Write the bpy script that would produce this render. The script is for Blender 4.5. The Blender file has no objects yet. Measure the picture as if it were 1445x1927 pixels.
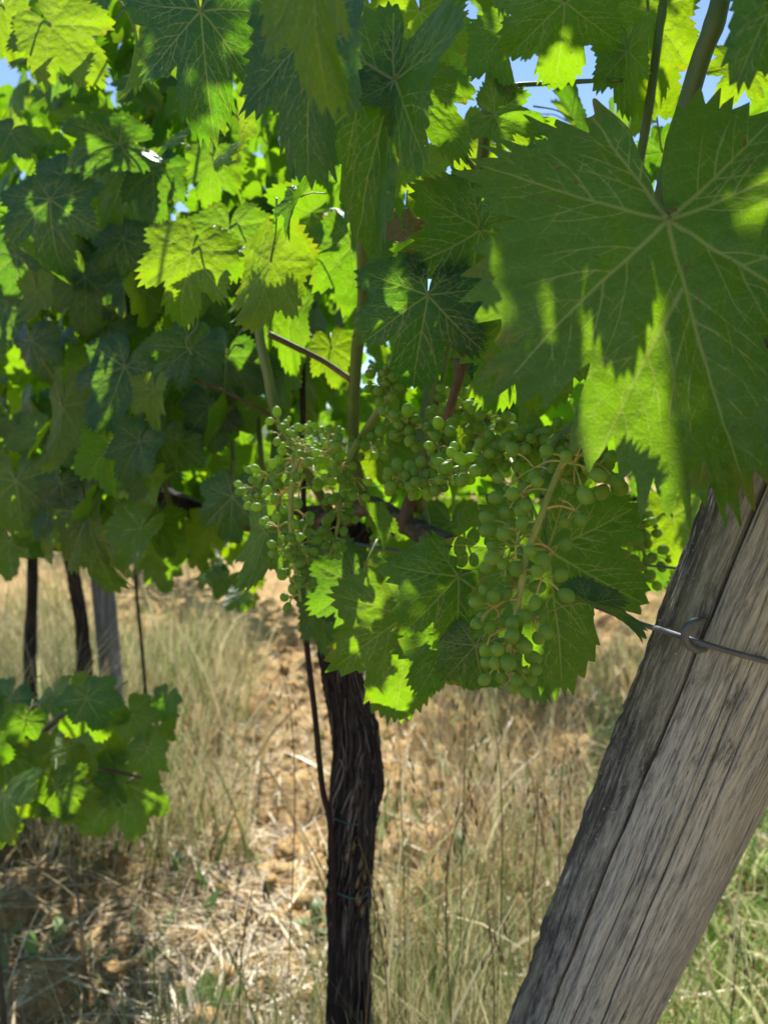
import bpy, math, random
import numpy as np
from mathutils import Vector, Matrix, Quaternion

S = bpy.context.scene
COL = S.collection
R = math.radians
rng = np.random.default_rng(7)
random.seed(7)

# ------------------------------------------------------------------ camera
CAM_H, PITCH, F = 1.0, R(3.0), 1515.0
cam_d = bpy.data.cameras.new('camera')
cam = bpy.data.objects.new('camera', cam_d); COL.objects.link(cam)
cam.location = (0, 0, CAM_H); cam.rotation_euler = (R(90) - PITCH, 0, 0)
cam_d.sensor_fit = 'HORIZONTAL'; cam_d.sensor_width = 24.0; cam_d.lens = 24.0 * F / 1445.0
cam_d.clip_start = 0.02; cam_d.clip_end = 2000
cam_d.dof.use_dof = True; cam_d.dof.focus_distance = 0.50; cam_d.dof.aperture_fstop = 8.0
S.camera = cam
# ------------------------------------------------------------------ light
SUN_EL, SUN_AZ = R(50), R(1)          # azimuth clockwise from +Y (the view direction)
w = bpy.data.worlds.new('World'); S.world = w; w.use_nodes = True
wn = w.node_tree; wn.nodes.clear()
sky = wn.nodes.new('ShaderNodeTexSky'); sky.sky_type = 'NISHITA'; sky.sun_disc = False
sky.sun_elevation = SUN_EL; sky.sun_rotation = SUN_AZ
sky.air_density = 1.0; sky.dust_density = 0.0; sky.ozone_density = 1.6; sky.altitude = 1200
bg = wn.nodes.new('ShaderNodeBackground'); bg.inputs['Strength'].default_value = 0.10
wo = wn.nodes.new('ShaderNodeOutputWorld')
wn.links.new(sky.outputs[0], bg.inputs[0]); wn.links.new(bg.outputs[0], wo.inputs[0])
sl = bpy.data.lights.new('sun', 'SUN'); sl.energy = 5.0; sl.angle = R(0.5); sl.color = (1.0, .97, .90)
sun = bpy.data.objects.new('sun', sl); COL.objects.link(sun)
sdir = Vector((math.sin(SUN_AZ) * math.cos(SUN_EL), math.cos(SUN_AZ) * math.cos(SUN_EL), math.sin(SUN_EL)))
sun.rotation_euler = sdir.to_track_quat('Z', 'Y').to_euler(); sun.location = (1, 3, 6)
S.view_settings.view_transform = 'Standard'; S.view_settings.look = 'None'
S.view_settings.exposure = 1.02; S.view_settings.gamma = 1.0; S.view_settings.use_curve_mapping = False
S.cycles.use_denoising = True
S.cycles.max_bounces = 8; S.cycles.diffuse_bounces = 4; S.cycles.transmission_bounces = 4
S.cycles.glossy_bounces = 2; S.cycles.transparent_max_bounces = 4; S.cycles.sample_clamp_indirect = 6

# ------------------------------------------------------------------ frames
CP = Vector((0, 0, CAM_H))
FW = Vector((0, math.cos(PITCH), -math.sin(PITCH))); RT = Vector((1, 0, 0)); UP = RT.cross(FW)
BK = -FW
def at(px, py, d):
    return CP + FW * d + RT * ((px - 722.5) / F * d) + UP * ((963.5 - py) / F * d)
def proj(p):
    v = Vector(p) - CP; d = v.dot(FW)
    if d < .02: return (-9e9, -9e9, d)
    return (722.5 + F * v.dot(RT) / d, 963.5 - F * v.dot(UP) / d, d)
ROW0 = Vector((.22, .67, 0)); RD = Vector((-.586, .81, 0)).normalized(); RN = Vector((.81, .586, 0)).normalized()
def row(t, off=0, z=0): return ROW0 + RD * t + RN * off + Vector((0, 0, z))

# ------------------------------------------------------------------ numpy noise
def vnoise(x, y, z, seed=0):
    x = np.asarray(x, float); y = np.asarray(y, float) + 0 * x; z = np.asarray(z, float) + 0 * x
    xi = np.floor(x).astype(np.int64); yi = np.floor(y).astype(np.int64); zi = np.floor(z).astype(np.int64)
    fx, fy, fz = x - xi, y - yi, z - zi
    fx, fy, fz = [f * f * (3 - 2 * f) for f in (fx, fy, fz)]
    def h(a, b, c):
        n = (a * 374761393 + b * 668265263 + c * 2147483647 + seed * 974711) & 0xffffffff
        n = ((n ^ (n >> 13)) * 1274126177) & 0xffffffff
        n = (n ^ (n >> 16)) & 0xffffffff
        return n / 4294967295.0
    def l(a, b, t): return a + (b - a) * t
    r = l(l(l(h(xi, yi, zi), h(xi + 1, yi, zi), fx), l(h(xi, yi + 1, zi), h(xi + 1, yi + 1, zi), fx), fy),
          l(l(h(xi, yi, zi + 1), h(xi + 1, yi, zi + 1), fx), l(h(xi, yi + 1, zi + 1), h(xi + 1, yi + 1, zi + 1), fx), fy), fz)
    return r * 2 - 1
def fbm(x, y, z=0, o=4, seed=0):
    s = 0; a = 1; f = 1
    for k in range(o):
        s = s + a * vnoise(np.asarray(x) * f, np.asarray(y) * f, np.asarray(z) * f, seed + k); a *= .5; f *= 2.03
    return s

# ------------------------------------------------------------------ mesh helpers
def mk_mesh(name, V, quads=None, tris=None, attrs=None, mat=None, smooth=True):
    me = bpy.data.meshes.new(name)
    V = np.asarray(V, np.float32).reshape(-1, 3)
    q = np.zeros((0, 4), np.int32) if quads is None or len(quads) == 0 else np.asarray(quads, np.int32).reshape(-1, 4)
    t = np.zeros((0, 3), np.int32) if tris is None or len(tris) == 0 else np.asarray(tris, np.int32).reshape(-1, 3)
    me.vertices.add(len(V)); me.vertices.foreach_set('co', V.ravel())
    nl = q.size + t.size; me.loops.add(nl)
    me.loops.foreach_set('vertex_index', np.concatenate([q.ravel(), t.ravel()]).astype(np.int32))
    me.polygons.add(len(q) + len(t))
    ls = np.concatenate([np.arange(len(q)) * 4, q.size + np.arange(len(t)) * 3]).astype(np.int32)
    me.polygons.foreach_set('loop_start', ls)
    me.update(calc_edges=True)
    me.polygons.foreach_set('use_smooth', np.full(len(me.polygons), smooth))
    for k, a in (attrs or {}).items():
        a = np.asarray(a, np.float32)
        if a.ndim == 2:
            at_ = me.attributes.new(k, 'FLOAT_VECTOR', 'POINT'); at_.data.foreach_set('vector', a.ravel())
        else:
            at_ = me.attributes.new(k, 'FLOAT', 'POINT'); at_.data.foreach_set('value', a)
    if mat: me.materials.append(mat)
    return me
def link(name, me, parent=None, matrix=None):
    o = bpy.data.objects.new(name, me); COL.objects.link(o)
    if parent: o.parent = parent
    if matrix is not None: o.matrix_local = matrix
    return o
def tag(o, label=None, cat=None, group=None, kind=None):
    if label: o['label'] = label
    if cat: o['category'] = cat
    if group: o['group'] = group
    if kind: o['kind'] = kind
    return o
def empty(name, loc=(0, 0, 0)):
    o = bpy.data.objects.new(name, None); COL.objects.link(o); o.location = loc; o.empty_display_size = .05
    return o
class MB:
    def __init__(s): s.V = []; s.Q = []; s.T = []; s.A = []; s.n = 0
    def add(s, V, Q=None, T=None, A=0.0):
        V = np.asarray(V, float).reshape(-1, 3)
        if Q is not None and len(Q): s.Q.append(np.asarray(Q) + s.n)
        if T is not None and len(T): s.T.append(np.asarray(T) + s.n)
        s.V.append(V); s.n += len(V)
        s.A.append(np.full(len(V), A) if np.isscalar(A) else A)
    def mesh(s, name, mat, smooth=True):
        return mk_mesh(name, np.vstack(s.V), np.vstack(s.Q) if s.Q else None, np.vstack(s.T) if s.T else None,
                       {'rnd': np.concatenate(s.A)}, mat, smooth)
    def build(s, name, mat, parent=None, smooth=True):
        return link(name, s.mesh(name, mat, smooth), parent)
def catmull(P, n):
    P = np.asarray([list(p) for p in P], float)
    if len(P) < 3:
        u = np.linspace(0, 1, n)[:, None]; return P[0] * (1 - u) + P[-1] * u
    Q = np.vstack([2 * P[0] - P[1], P, 2 * P[-1] - P[-2]]); m = len(P) - 1
    out = []
    for u in np.linspace(0, m - 1e-9, n):
        i = int(u); t = u - i; a, b, c, d = Q[i:i + 4]
        out.append(.5 * ((2 * b) + (c - a) * t + (2 * a - 5 * b + 4 * c - d) * t * t + (3 * b - a - 3 * c + d) * t ** 3))
    return np.array(out)
def tube(P, rad, seg=8, n=None, disp=None, caps=True):
    """sweep along smooth path; rad scalar or list"""
    n = n or max(2, (len(P) - 1) * 6 + 1)
    r = np.atleast_1d(np.asarray(rad, float))
    rr = np.interp(np.linspace(0, 1, n), np.linspace(0, 1, len(r)), r) if len(r) > 1 else np.full(n, r[0])
    C = catmull(P, n); T = np.gradient(C, axis=0); T /= np.linalg.norm(T, axis=1)[:, None] + 1e-12
    u = np.cross(T[0], [0.13, .21, 1.0]);
    if np.linalg.norm(u) < .1: u = np.cross(T[0], [1, 0, 0.1])
    U = np.zeros_like(C); u /= np.linalg.norm(u)
    for i in range(n):
        u = u - T[i] * u.dot(T[i]); u /= np.linalg.norm(u) + 1e-12; U[i] = u
    W = np.cross(T, U); a = np.linspace(0, 2 * np.pi, seg, endpoint=False)
    rad2 = rr[:, None] * np.ones(seg)[None]
    if disp is not None:
        L = np.concatenate([[0], np.cumsum(np.linalg.norm(np.diff(C, axis=0), axis=1))])
        rad2 = rad2 * (1 + disp(a[None, :] + 0 * rad2, L[:, None] + 0 * rad2))
    V = C[:, None] + (np.cos(a)[None, :, None] * U[:, None] + np.sin(a)[None, :, None] * W[:, None]) * rad2[..., None]
    V = V.reshape(-1, 3)
    i = np.arange(n - 1)[:, None] * seg; j = np.arange(seg)[None]; j2 = (j + 1) % seg
    Q = np.stack([i + j, i + j2, i + seg + j2, i + seg + j], -1).reshape(-1, 4)
    T3 = None
    if caps:
        V = np.vstack([V, C[0], C[-1]]); c0, c1 = n * seg, n * seg + 1; j = j.ravel(); j2 = j2.ravel(); b = (n - 1) * seg
        T3 = np.vstack([np.stack([j2, j, 0 * j + c0], -1), np.stack([b + j, b + j2, 0 * j + c1], -1)])
    return V, Q, T3

# ------------------------------------------------------------------ materials
def new_mat(name):
    m = bpy.data.materials.new(name); m.use_nodes = True; nt = m.node_tree
    nt.nodes.clear(); return m, nt
class N:
    def __init__(s, nt): s.nt = nt
    def node(s, t, **kw):
        n = s.nt.nodes.new(t)
        for k, v in kw.items(): setattr(n, k, v)
        return n
    def put(s, sock, v):
        if v is None: return
        if isinstance(v, bpy.types.NodeSocket): s.nt.links.new(v, sock)
        else: sock.default_value = (tuple(v) + (1,)) if isinstance(v, tuple) and len(v) == 3 and sock.type == 'RGBA' else v
    def math(s, op, a, b=None, c=None, clamp=False):
        n = s.node('ShaderNodeMath', operation=op); n.use_clamp = clamp
        for i, v in enumerate((a, b, c)): s.put(n.inputs[i], v)
        return n.outputs[0]
    def mix(s, f, a, b, blend='MIX'):
        n = s.node('ShaderNodeMix', data_type='RGBA', blend_type=blend)
        s.put(n.inputs[0], f); s.put(n.inputs[6], a); s.put(n.inputs[7], b); return n.outputs[2]
    def noise(s, vec, scale, detail=3, rough=.5, out=0, dist=0):
        n = s.node('ShaderNodeTexNoise'); s.put(n.inputs['Vector'], vec); n.inputs['Scale'].default_value = scale
        n.inputs['Detail'].default_value = detail; n.inputs['Roughness'].default_value = rough; n.inputs['Distortion'].default_value = dist
        return n.outputs[out]
    def ramp(s, v, stops, interp='LINEAR'):
        n = s.node('ShaderNodeValToRGB'); s.put(n.inputs[0], v); cr = n.color_ramp; cr.interpolation = interp
        while len(cr.elements) < len(stops): cr.elements.new(.5)
        for e, (p, c) in zip(cr.elements, stops):
            e.position = p; e.color = (c + (1,)) if isinstance(c, tuple) else (c, c, c, 1)
        return n.outputs[0]
    def rng(s, v, a, b, c=0., d=1.):
        n = s.node('ShaderNodeMapRange'); s.put(n.inputs[0], v)
        for i, x in enumerate((a, b, c, d)): n.inputs[i + 1].default_value = x
        return n.outputs[0]
    def attr(s, name, out='Vector'):
        return s.node('ShaderNodeAttribute', attribute_name=name).outputs[out]
    def bump(s, h, strength, dist, nrm=None):
        n = s.node('ShaderNodeBump'); n.inputs['Strength'].default_value = strength; n.inputs['Distance'].default_value = dist
        s.put(n.inputs['Height'], h)
        if nrm: s.put(n.inputs['Normal'], nrm)
        return n.outputs[0]
    def mapping(s, vec, scale):
        n = s.node('ShaderNodeMapping'); s.put(n.inputs[0], vec); n.inputs['Scale'].default_value = scale; return n.outputs[0]
    def bsdf(s, col, rough, spec=.5, nrm=None):
        n = s.node('ShaderNodeBsdfPrincipled'); s.put(n.inputs['Base Color'], col); s.put(n.inputs['Roughness'], rough)
        s.put(n.inputs['Specular IOR Level'], spec)
        if nrm: s.put(n.inputs['Normal'], nrm)
        return n.outputs[0]
    def mixs(s, f, a, b):
        n = s.node('ShaderNodeMixShader'); s.put(n.inputs[0], f); s.put(n.inputs[1], a); s.put(n.inputs[2], b); return n.outputs[0]
    def out(s, sh): s.nt.links.new(sh, s.node('ShaderNodeOutputMaterial').inputs[0])
    def sep(s, v):
        n = s.node('ShaderNodeSeparateXYZ'); s.put(n.inputs[0], v); return n.outputs

def leaf_material(name, top_a, top_b, under, trans_a, trans_b, blemish=.5, tr=.46):
    m, nt = new_mat(name); n = N(nt)
    lp = n.attr('lp'); lv = n.sep(n.attr('lv'))
    dv, edge, rnd = lv[0], lv[1], lv[2]
    oi = n.node('ShaderNodeObjectInfo').outputs['Random']
    rr = n.math('FRACT', n.math('ADD', oi, rnd))
    vo = n.node('ShaderNodeTexVoronoi', feature='DISTANCE_TO_EDGE'); n.put(vo.inputs['Vector'], lp); vo.inputs['Scale'].default_value = 17
    vo2 = n.node('ShaderNodeTexVoronoi', feature='DISTANCE_TO_EDGE'); n.put(vo2.inputs['Vector'], lp); vo2.inputs['Scale'].default_value = 48
    net = n.rng(vo.outputs[0], .0, .05, 1., 0.)
    net2 = n.rng(vo2.outputs[0], .0, .07, 1., 0.)
    vein = n.rng(dv, .3, 1.15, 1., 0.)
    nz = n.noise(lp, 4.0, 4); nz2 = n.noise(lp, 14.0, 4, .65)
    back = n.node('ShaderNodeNewGeometry').outputs['Backfacing']
    lam = n.mix(n.math('ADD', n.math('MULTIPLY', rr, .7), n.math('MULTIPLY', nz, .35)), top_a, top_b)
    lam = n.mix(n.math('MULTIPLY', n.rng(nz2, .35, .75), .35), lam, (.05, .075, .05))
    lam = n.mix(back, lam, under)
    lam = n.mix(n.math('MULTIPLY', net, .22), lam, (.16, .24, .07))
    lam = n.mix(n.math('MULTIPLY', vein, .7), lam, (.30, .36, .14))
    # blemishes: yellow / brown edge scorch and specks
    b = n.math('MULTIPLY', n.math('MULTIPLY', n.rng(edge, .86, 1.02), n.rng(nz, .52, .66)), blemish)
    spk = n.math('MULTIPLY', n.rng(n.noise(lp, 19, 3), .70, .725), .85)
    lam = n.mix(b, lam, (.30, .17, .05)); lam = n.mix(spk, lam, (.17, .13, .07))
    trc = n.mix(n.math('ADD', n.math('MULTIPLY', rr, .6), n.math('MULTIPLY', nz, .4)), trans_a, trans_b)
    trc = n.mix(n.math('MULTIPLY', net, .25), trc, (.50, .62, .10))
    trc = n.mix(n.math('MULTIPLY', net2, .28), trc, (.13, .25, .01))
    trc = n.mix(n.math('MULTIPLY', vein, .7), trc, (.40, .50, .06))
    trc = n.mix(b, trc, (.55, .20, .02)); trc = n.mix(spk, trc, (.2, .1, .02))
    hgt = n.math('ADD', n.math('MULTIPLY', vo.outputs[0], .5), n.math('MULTIPLY', vo2.outputs[0], .22))
    hgt = n.math('ADD', hgt, n.math('MULTIPLY', nz2, .25))
    nrm = n.bump(hgt, .45, .003)
    rough = n.rng(nz2, .3, .8, .36, .56)
    rough = n.math('ADD', rough, n.math('MULTIPLY', back, .2))
    sp = n.math('SUBTRACT', .42, n.math('MULTIPLY', back, .25))
    p = n.bsdf(lam, rough, sp, nrm)
    t = n.node('ShaderNodeBsdfTranslucent'); n.put(t.inputs[0], trc); n.put(t.inputs[1], nrm)
    n.out(n.mixs(tr, p, t.outputs[0])); return m
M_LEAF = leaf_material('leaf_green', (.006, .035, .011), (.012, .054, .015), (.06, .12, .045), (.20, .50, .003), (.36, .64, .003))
M_LEAF_SKY = leaf_material('leaf_sky_tint', (.010, .042, .042), (.016, .060, .054), (.06, .12, .06), (.13, .38, .003), (.20, .46, .003), .2)  # blue of the sky's reflection is put into the blade colour
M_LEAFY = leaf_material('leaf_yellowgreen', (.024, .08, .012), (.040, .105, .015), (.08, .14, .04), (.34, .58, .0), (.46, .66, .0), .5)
M_LEAFD = leaf_material('leaf_withered', (.16, .14, .06), (.20, .15, .07), (.22, .18, .10), (.25, .2, .05), (.3, .2, .05), 1.0, .3)

def fibre_mat(name, cols, scale, rough=.8, bump=.6, bd=.004, spec=.25, attrib=True, trl=0, det=6):
    m, nt = new_mat(name); n = N(nt)
    tc = n.node('ShaderNodeTexCoord').outputs['Object']
    v = n.mapping(tc, scale)
    a = n.noise(v, 1.0, det, .65); b = n.noise(tc, 9.0, 3)
    f = n.math('ADD', n.math('MULTIPLY', a, .75), n.math('MULTIPLY', b, .25))
    if attrib: f = n.math('ADD', f, n.math('MULTIPLY', n.math('SUBTRACT', n.attr('rnd', 'Fac'), .5), .45))
    k = len(cols); c = n.ramp(f, [(.25 + .5 * i / (k - 1), cc) for i, cc in enumerate(cols)])
    sh = n.bsdf(c, rough, spec, n.bump(a, bump, bd))
    if trl:
        t = n.node('ShaderNodeBsdfTranslucent'); n.put(t.inputs[0], c); sh = n.mixs(trl, sh, t.outputs[0])
    n.out(sh); return m
M_BARK = fibre_mat('vine_bark', [(.015, .012, .012), (.10, .08, .075), (.34, .29, .26)], (160, 160, 9), .9, .9, .006)
M_CORD = fibre_mat('cordon_bark', [(.07, .055, .045), (.28, .23, .18), (.50, .44, .36)], (70, 70, 70), .85, .8, .004)
M_SHOOT = fibre_mat('green_shoot', [(.07, .12, .03), (.14, .20, .05), (.24, .24, .08)], (40, 40, 12), .5, .2, .001, .5)
M_CANE = fibre_mat('brown_cane', [(.08, .06, .04), (.19, .14, .085), (.34, .27, .17)], (60, 60, 15), .6, .3, .001, .4)
M_PET = fibre_mat('petiole', [(.18, .24, .06), (.28, .30, .10), (.34, .24, .10)], (25, 25, 25), .5, .2, .001, .5, True, .25)
M_RACH = fibre_mat('grape_stalk', [(.30, .38, .08), (.48, .48, .13), (.62, .46, .16)], (40, 40, 40), .5, .2, .001, .4, True, .3)
M_STRAW = fibre_mat('dry_straw', [(.16, .105, .05), (.42, .31, .15), (.70, .60, .37)], (12, 12, 12), .38, .1, .001, .5, True, .3)
M_GRASS = fibre_mat('green_grass', [(.08, .15, .03), (.24, .32, .09), (.58, .56, .28)], (12, 12, 12), .38, .1, .001, .3, True, .4)
M_STRAW2 = fibre_mat('pale_grass', [(.16, .20, .06), (.42, .38, .18), (.62, .54, .32)], (3, 3, 3), .6, .1, .001, .4, True, .35)
M_GRASS2 = fibre_mat('lawn_grass', [(.22, .40, .06), (.38, .56, .14), (.75, .72, .38)], (12, 12, 12), .5, .1, .001, .4, True, .4)
M_OLDST = fibre_mat('stake_rust', [(.02, .012, .01), (.05, .03, .022), (.11, .06, .04)], (80, 80, 80), .8, .5, .001)
M_WIRE = fibre_mat('wire_zinc', [(.07, .09, .12), (.12, .15, .19), (.20, .23, .28)], (60, 60, 60), .5, .3, .0005, .5)
M_TIE = fibre_mat('green_tie', [(.01, .07, .06), (.02, .12, .10), (.05, .18, .14)], (60, 60, 60), .5, .1, .001, .5)
M_WEED = fibre_mat('weed_leaf', [(.12, .22, .06), (.20, .32, .10), (.30, .40, .16)], (30, 30, 30), .5, .2, .001, .5, True, .4)

def berry_mat():
    m, nt = new_mat('green_berry'); n = N(nt)
    tc = n.node('ShaderNodeTexCoord').outputs['Object']
    oi = n.node('ShaderNodeObjectInfo').outputs['Random']
    bl = n.noise(tc, 180, 3)
    c = n.mix(oi, (.08, .20, .022), (.17, .31, .035)); c = n.mix(n.math('MULTIPLY', bl, .45), c, (.22, .34, .16))
    p = n.bsdf(c, n.rng(bl, .3, .7, .42, .62), .32)
    t = n.node('ShaderNodeBsdfTranslucent'); n.put(t.inputs[0], (.58, .78, .03))
    n.out(n.mixs(.42, p, t.outputs[0])); return m
M_BERRY = berry_mat()

def post_mat():
    m, nt = new_mat('weathered_wood'); n = N(nt)
    tc = n.node('ShaderNodeTexCoord').outputs['Object']; o = n.sep(tc)
    wob = n.node('ShaderNodeVectorMath', operation='ADD')
    nz = n.node('ShaderNodeTexNoise'); n.put(nz.inputs[0], n.mapping(tc, (8, 8, 5))); nz.inputs['Scale'].default_value = 1
    sc = n.node('ShaderNodeVectorMath', operation='SCALE'); n.put(sc.inputs[0], nz.outputs[1]); sc.inputs['Scale'].default_value = .012
    n.put(wob.inputs[0], tc); n.put(wob.inputs[1], sc.outputs[0]); v = wob.outputs[0]
    g1 = n.noise(n.mapping(v, (600, 600, 34)), 1, 8, .75)
    g2 = n.noise(n.mapping(v, (170, 170, 5)), 1, 7, .7)
    big = n.noise(n.mapping(v, (16, 16, 5)), 1, 5, .65)
    spot = n.noise(n.mapping(v, (150, 150, 26)), 1, 8, .8)
    base = n.ramp(n.math('ADD', n.math('MULTIPLY', g1, .68), n.math('MULTIPLY', g2, .32)),
                  [(.36, (.05, .052, .055)), (.44, (.20, .20, .20)), (.53, (.40, .395, .37)), (.70, (.58, .57, .52))])
    pass
    # dark mould patches; strong towards the left flank (local -x)
    side = n.math('MULTIPLY', n.rng(o[0], -.014, -.046), 1.5)
    side2 = n.math('MULTIPLY', n.rng(o[0], .030, .058), .65)
    dk = n.math('ADD', n.math('MULTIPLY', n.rng(spot, .52, .66), n.rng(big, .47, .60)), n.math('MULTIPLY', n.math('ADD', side, side2), n.rng(n.math('ADD', n.math('MULTIPLY', spot, .6), n.math('MULTIPLY', g2, .4)), .38, .58)), None, True)
    c = n.mix(n.math('MULTIPLY', dk, .88), base, (.022, .022, .024))
    lich = n.math('MULTIPLY', n.rng(n.noise(v, 260, 2), .70, .74), n.rng(o[0], -.01, -.045))
    c = n.mix(n.math('MULTIPLY', lich, .7), c, (.45, .50, .50))
    yel = n.math('MULTIPLY', n.rng(n.noise(n.mapping(v, (40, 40, 9)), 1, 4), .5, .75), .45)
    c = n.mix(yel, c, (.40, .39, .29))
    c = n.mix(1.0, c, (.93, .98, 1.0), 'MULTIPLY')
    c = n.mix(n.attr('rnd', 'Fac'), c, (.012, .010, .009))
    h = n.math('ADD', n.math('MULTIPLY', g1, .6), n.math('MULTIPLY', spot, .4))
    n.out(n.bsdf(c, .9, .15, n.bump(h, .5, .0018))); return m
M_POST = post_mat()

def soil_mat():
    m, nt = new_mat('ochre_soil'); n = N(nt)
    tc = n.node('ShaderNodeTexCoord').outputs['Object']
    a = n.noise(tc, 5, 6, .65); b = n.noise(tc, 60, 5, .7); c2 = n.noise(tc, 1.1, 3)
    f = n.math('ADD', n.math('MULTIPLY', a, .5), n.math('MULTIPLY', b, .5))
    c = n.ramp(f, [(.33, (.15, .085, .035)), (.5, (.42, .265, .11)), (.66, (.58, .42, .20))])
    c = n.mix(n.math('MULTIPLY', n.rng(c2, .5, .7), .45), c, (.22, .17, .09))
    c = n.mix(n.math('MULTIPLY', n.rng(n.noise(tc, 14, 5, .7), .55, .68), .6), c, (.16, .10, .06))
    n.out(n.bsdf(c, .95, .1, n.bump(f, .8, .02))); return m
M_SOIL = soil_mat()
def hill_mat():
    m, nt = new_mat('far_hill'); n = N(nt)
    tc = n.node('ShaderNodeTexCoord').outputs['Object']
    c = n.ramp(n.noise(tc, .15, 6, .7), [(.35, (.03, .06, .02)), (.55, (.08, .11, .04)), (.7, (.2, .2, .1))])
    n.out(n.bsdf(c, .95, .1)); return m

# ------------------------------------------------------------------ the vine leaf
ENV_T = [0, 6, 13, 20, 26, 31, 38, 47, 56, 65, 74, 81, 90, 104, 117, 129, 142, 155, 164, 171, 176, 180]
ENV_R = [1.0, .95, .88, .78, .60, .56, .70, .80, .74, .66, .58, .52, .60, .68, .61, .53, .54, .53, .45, .30, .14, .05]
def leaf_arrays(seed, na=240, nr=30, fold=.15, droop=.15, wave=.05, wn=5, bend=.3, sinus=1.0, quilt=.012, rnd=0.0, side=0.0, teeth=.12, left=None, veins=None, ts=4.7):
    g = np.random.default_rng(seed)
    th = np.linspace(-np.pi, np.pi, na, endpoint=False) + np.pi / na
    ta = np.degrees(np.abs(th)) ; sg = np.sign(th)
    lobe = 1 + .10 * np.sin(th * 1.0 + g.uniform(0, 6)) * np.sin(ta * .03) + .04 * np.sin(2 * th + g.uniform(0, 6))
    er = np.array(ENV_R); mid = .69
    for k in (4, 5, 11): er[k] = er[k] * (1 - .22 * (sinus - 1)) if sinus > 1 else er[k] + (mid - er[k]) * (1 - sinus) * .7
    env = np.interp(ta, ENV_T, er) * lobe
    if left: env = np.where(th < 0, np.interp(ta, left[0], left[1]), env)
    env = np.convolve(np.concatenate([env[-2:], env, env[:2]]), np.ones(5) / 5, 'valid') if na > 200 else env
    r = env.copy()
    for s in (-1, 1):
        b = [0.0 - 3.2]; amps = []
        while b[-1] < 170:
            x = b[-1]; e = np.interp(max(x, 0), ENV_T, er)
            b.append(x + g.uniform(.7, 1.35) * ts / max(e, .45))
            amps.append(g.uniform(.6, 1.25))
        b = np.array(b); amps = np.array(amps + [1])
        m = (th * s >= 0); x = np.degrees(th[m] * s)
        i = np.clip(np.searchsorted(b, x, 'right') - 1, 0, len(b) - 2)
        u = (x - b[i]) / (b[i + 1] - b[i]); pk = .42
        tri = np.where(u < pk, u / pk, (1 - u) / (1 - pk)) ** 1.1
        r[m] = env[m] * (1 + teeth * amps[i] * (tri - .45) * np.clip((172 - x) / 15, 0, 1)) + 0
    f = np.linspace(0, 1, nr + 1)[1:] ** .85
    RR = f[:, None] * r[None]
    X = np.concatenate([[0], (RR * np.sin(th)).ravel()]); Y = np.concatenate([[0], (-RR * np.cos(th)).ravel()])
    edge = np.concatenate([[0], (f[:, None] + 0 * RR).ravel()])
    # veins
    segs = []
    def addvein(p0, ang, L, w0, depth, cs=0):
        n = 7 if depth == 0 else 5; cur = g.uniform(-.12, .12) + cs * g.uniform(.15, .45); p = np.array(p0, float); a = ang; pts = [p.copy()]
        for k in range(n):
            a += cur / n + g.uniform(-.05, .05); p = p + np.array([math.sin(a), -math.cos(a)]) * L / n; pts.append(p.copy())
        for k in range(n):
            segs.append((pts[k], pts[k + 1], w0 * (1 - .75 * k / n), w0 * (1 - .75 * (k + 1) / n)))
        if depth == 0:
            m = 5 if L > .7 else 4
            for s2 in (-1, 1):
                for k in range(m):
                    tt = .20 + .66 * (k + g.uniform(-.25, .25) + (.25 if s2 > 0 else 0)) / m; tt = min(max(tt, .12), .9)
                    i = int(tt * n); q = pts[i] + (pts[i + 1] - pts[i]) * (tt * n - i)
                    la = math.atan2(pts[i + 1][0] - pts[i][0], -(pts[i + 1][1] - pts[i][1]))
                    addvein(q, la + s2 * g.uniform(.62, .9), L * (.56 - .42 * tt) * g.uniform(.8, 1.2), w0 * (.50 if k == 1 else .24) * (1 - .4 * tt), 1, -s2)
        elif depth == 1 and L > .12:
            for k in (1, 2, 3):
                addvein(pts[k + 0], ang + (1 if k % 2 else -1) * g.uniform(.5, .9), L * g.uniform(.22, .4), w0 * .45, 2)
    for a, L in (veins or ((0, .93), (47, .74), (-47, .74), (104, .60), (-104, .60), (150, .42), (-150, .42))):
        addvein((0, 0) if a != -36.5 else (-.005, -.24), math.radians(a), L, .0085 if nr > 200 else .0100, 0)
    P = np.stack([X, Y], 1); best = np.full(len(X), 9.0); dist = np.full(len(X), 9.0)
    for a, b, wa, wb in segs:
        ab = b - a; t = np.clip(((P - a) @ ab) / (ab @ ab + 1e-12), 0, 1)
        d = np.linalg.norm(P - a - t[:, None] * ab, axis=1); ww = wa + (wb - wa) * t
        best = np.minimum(best, d / (ww + (.0013 if nr > 200 else .0022))); 
        if wa > .004: dist = np.minimum(dist, d)
    rad = np.hypot(X, Y); TH = np.arctan2(X, -Y)
    Z = fold * (np.sqrt(X * X + .006) - .077) - droop * rad ** 2
    Z += wave * rad ** 2 * np.sin(wn * TH + g.uniform(0, 6)) + side * X * np.abs(X)
    Z += wave * .6 * rad ** 3 * np.sin((wn * 2 + 3) * TH + g.uniform(0, 6))
    Z += .035 * vnoise(X * 3 + seed, Y * 3, 0, seed) * rad + quilt * np.minimum(dist / .05, 1.2) * np.clip(rad * 4, 0, 1)
    Z += .006 * vnoise(X * 16, Y * 16, 0, seed + 3)
    # bend the blade backwards along its length
    if abs(bend) > 1e-3:
        yy = -Y; ph = bend * yy; Rb = 1 / bend
        Y2 = -(np.sin(ph) * (Rb + 0)) ; Zb = -(1 - np.cos(ph)) * Rb
        Y = Y2 + (-np.sin(ph)) * Z * 1.0; Z = Zb + np.cos(ph) * Z
    V = np.stack([X, Y, Z], 1)
    k = np.arange(nr - 1)[:, None] * na + 1; j = np.arange(na)[None]; j2 = (j + 1) % na
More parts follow.
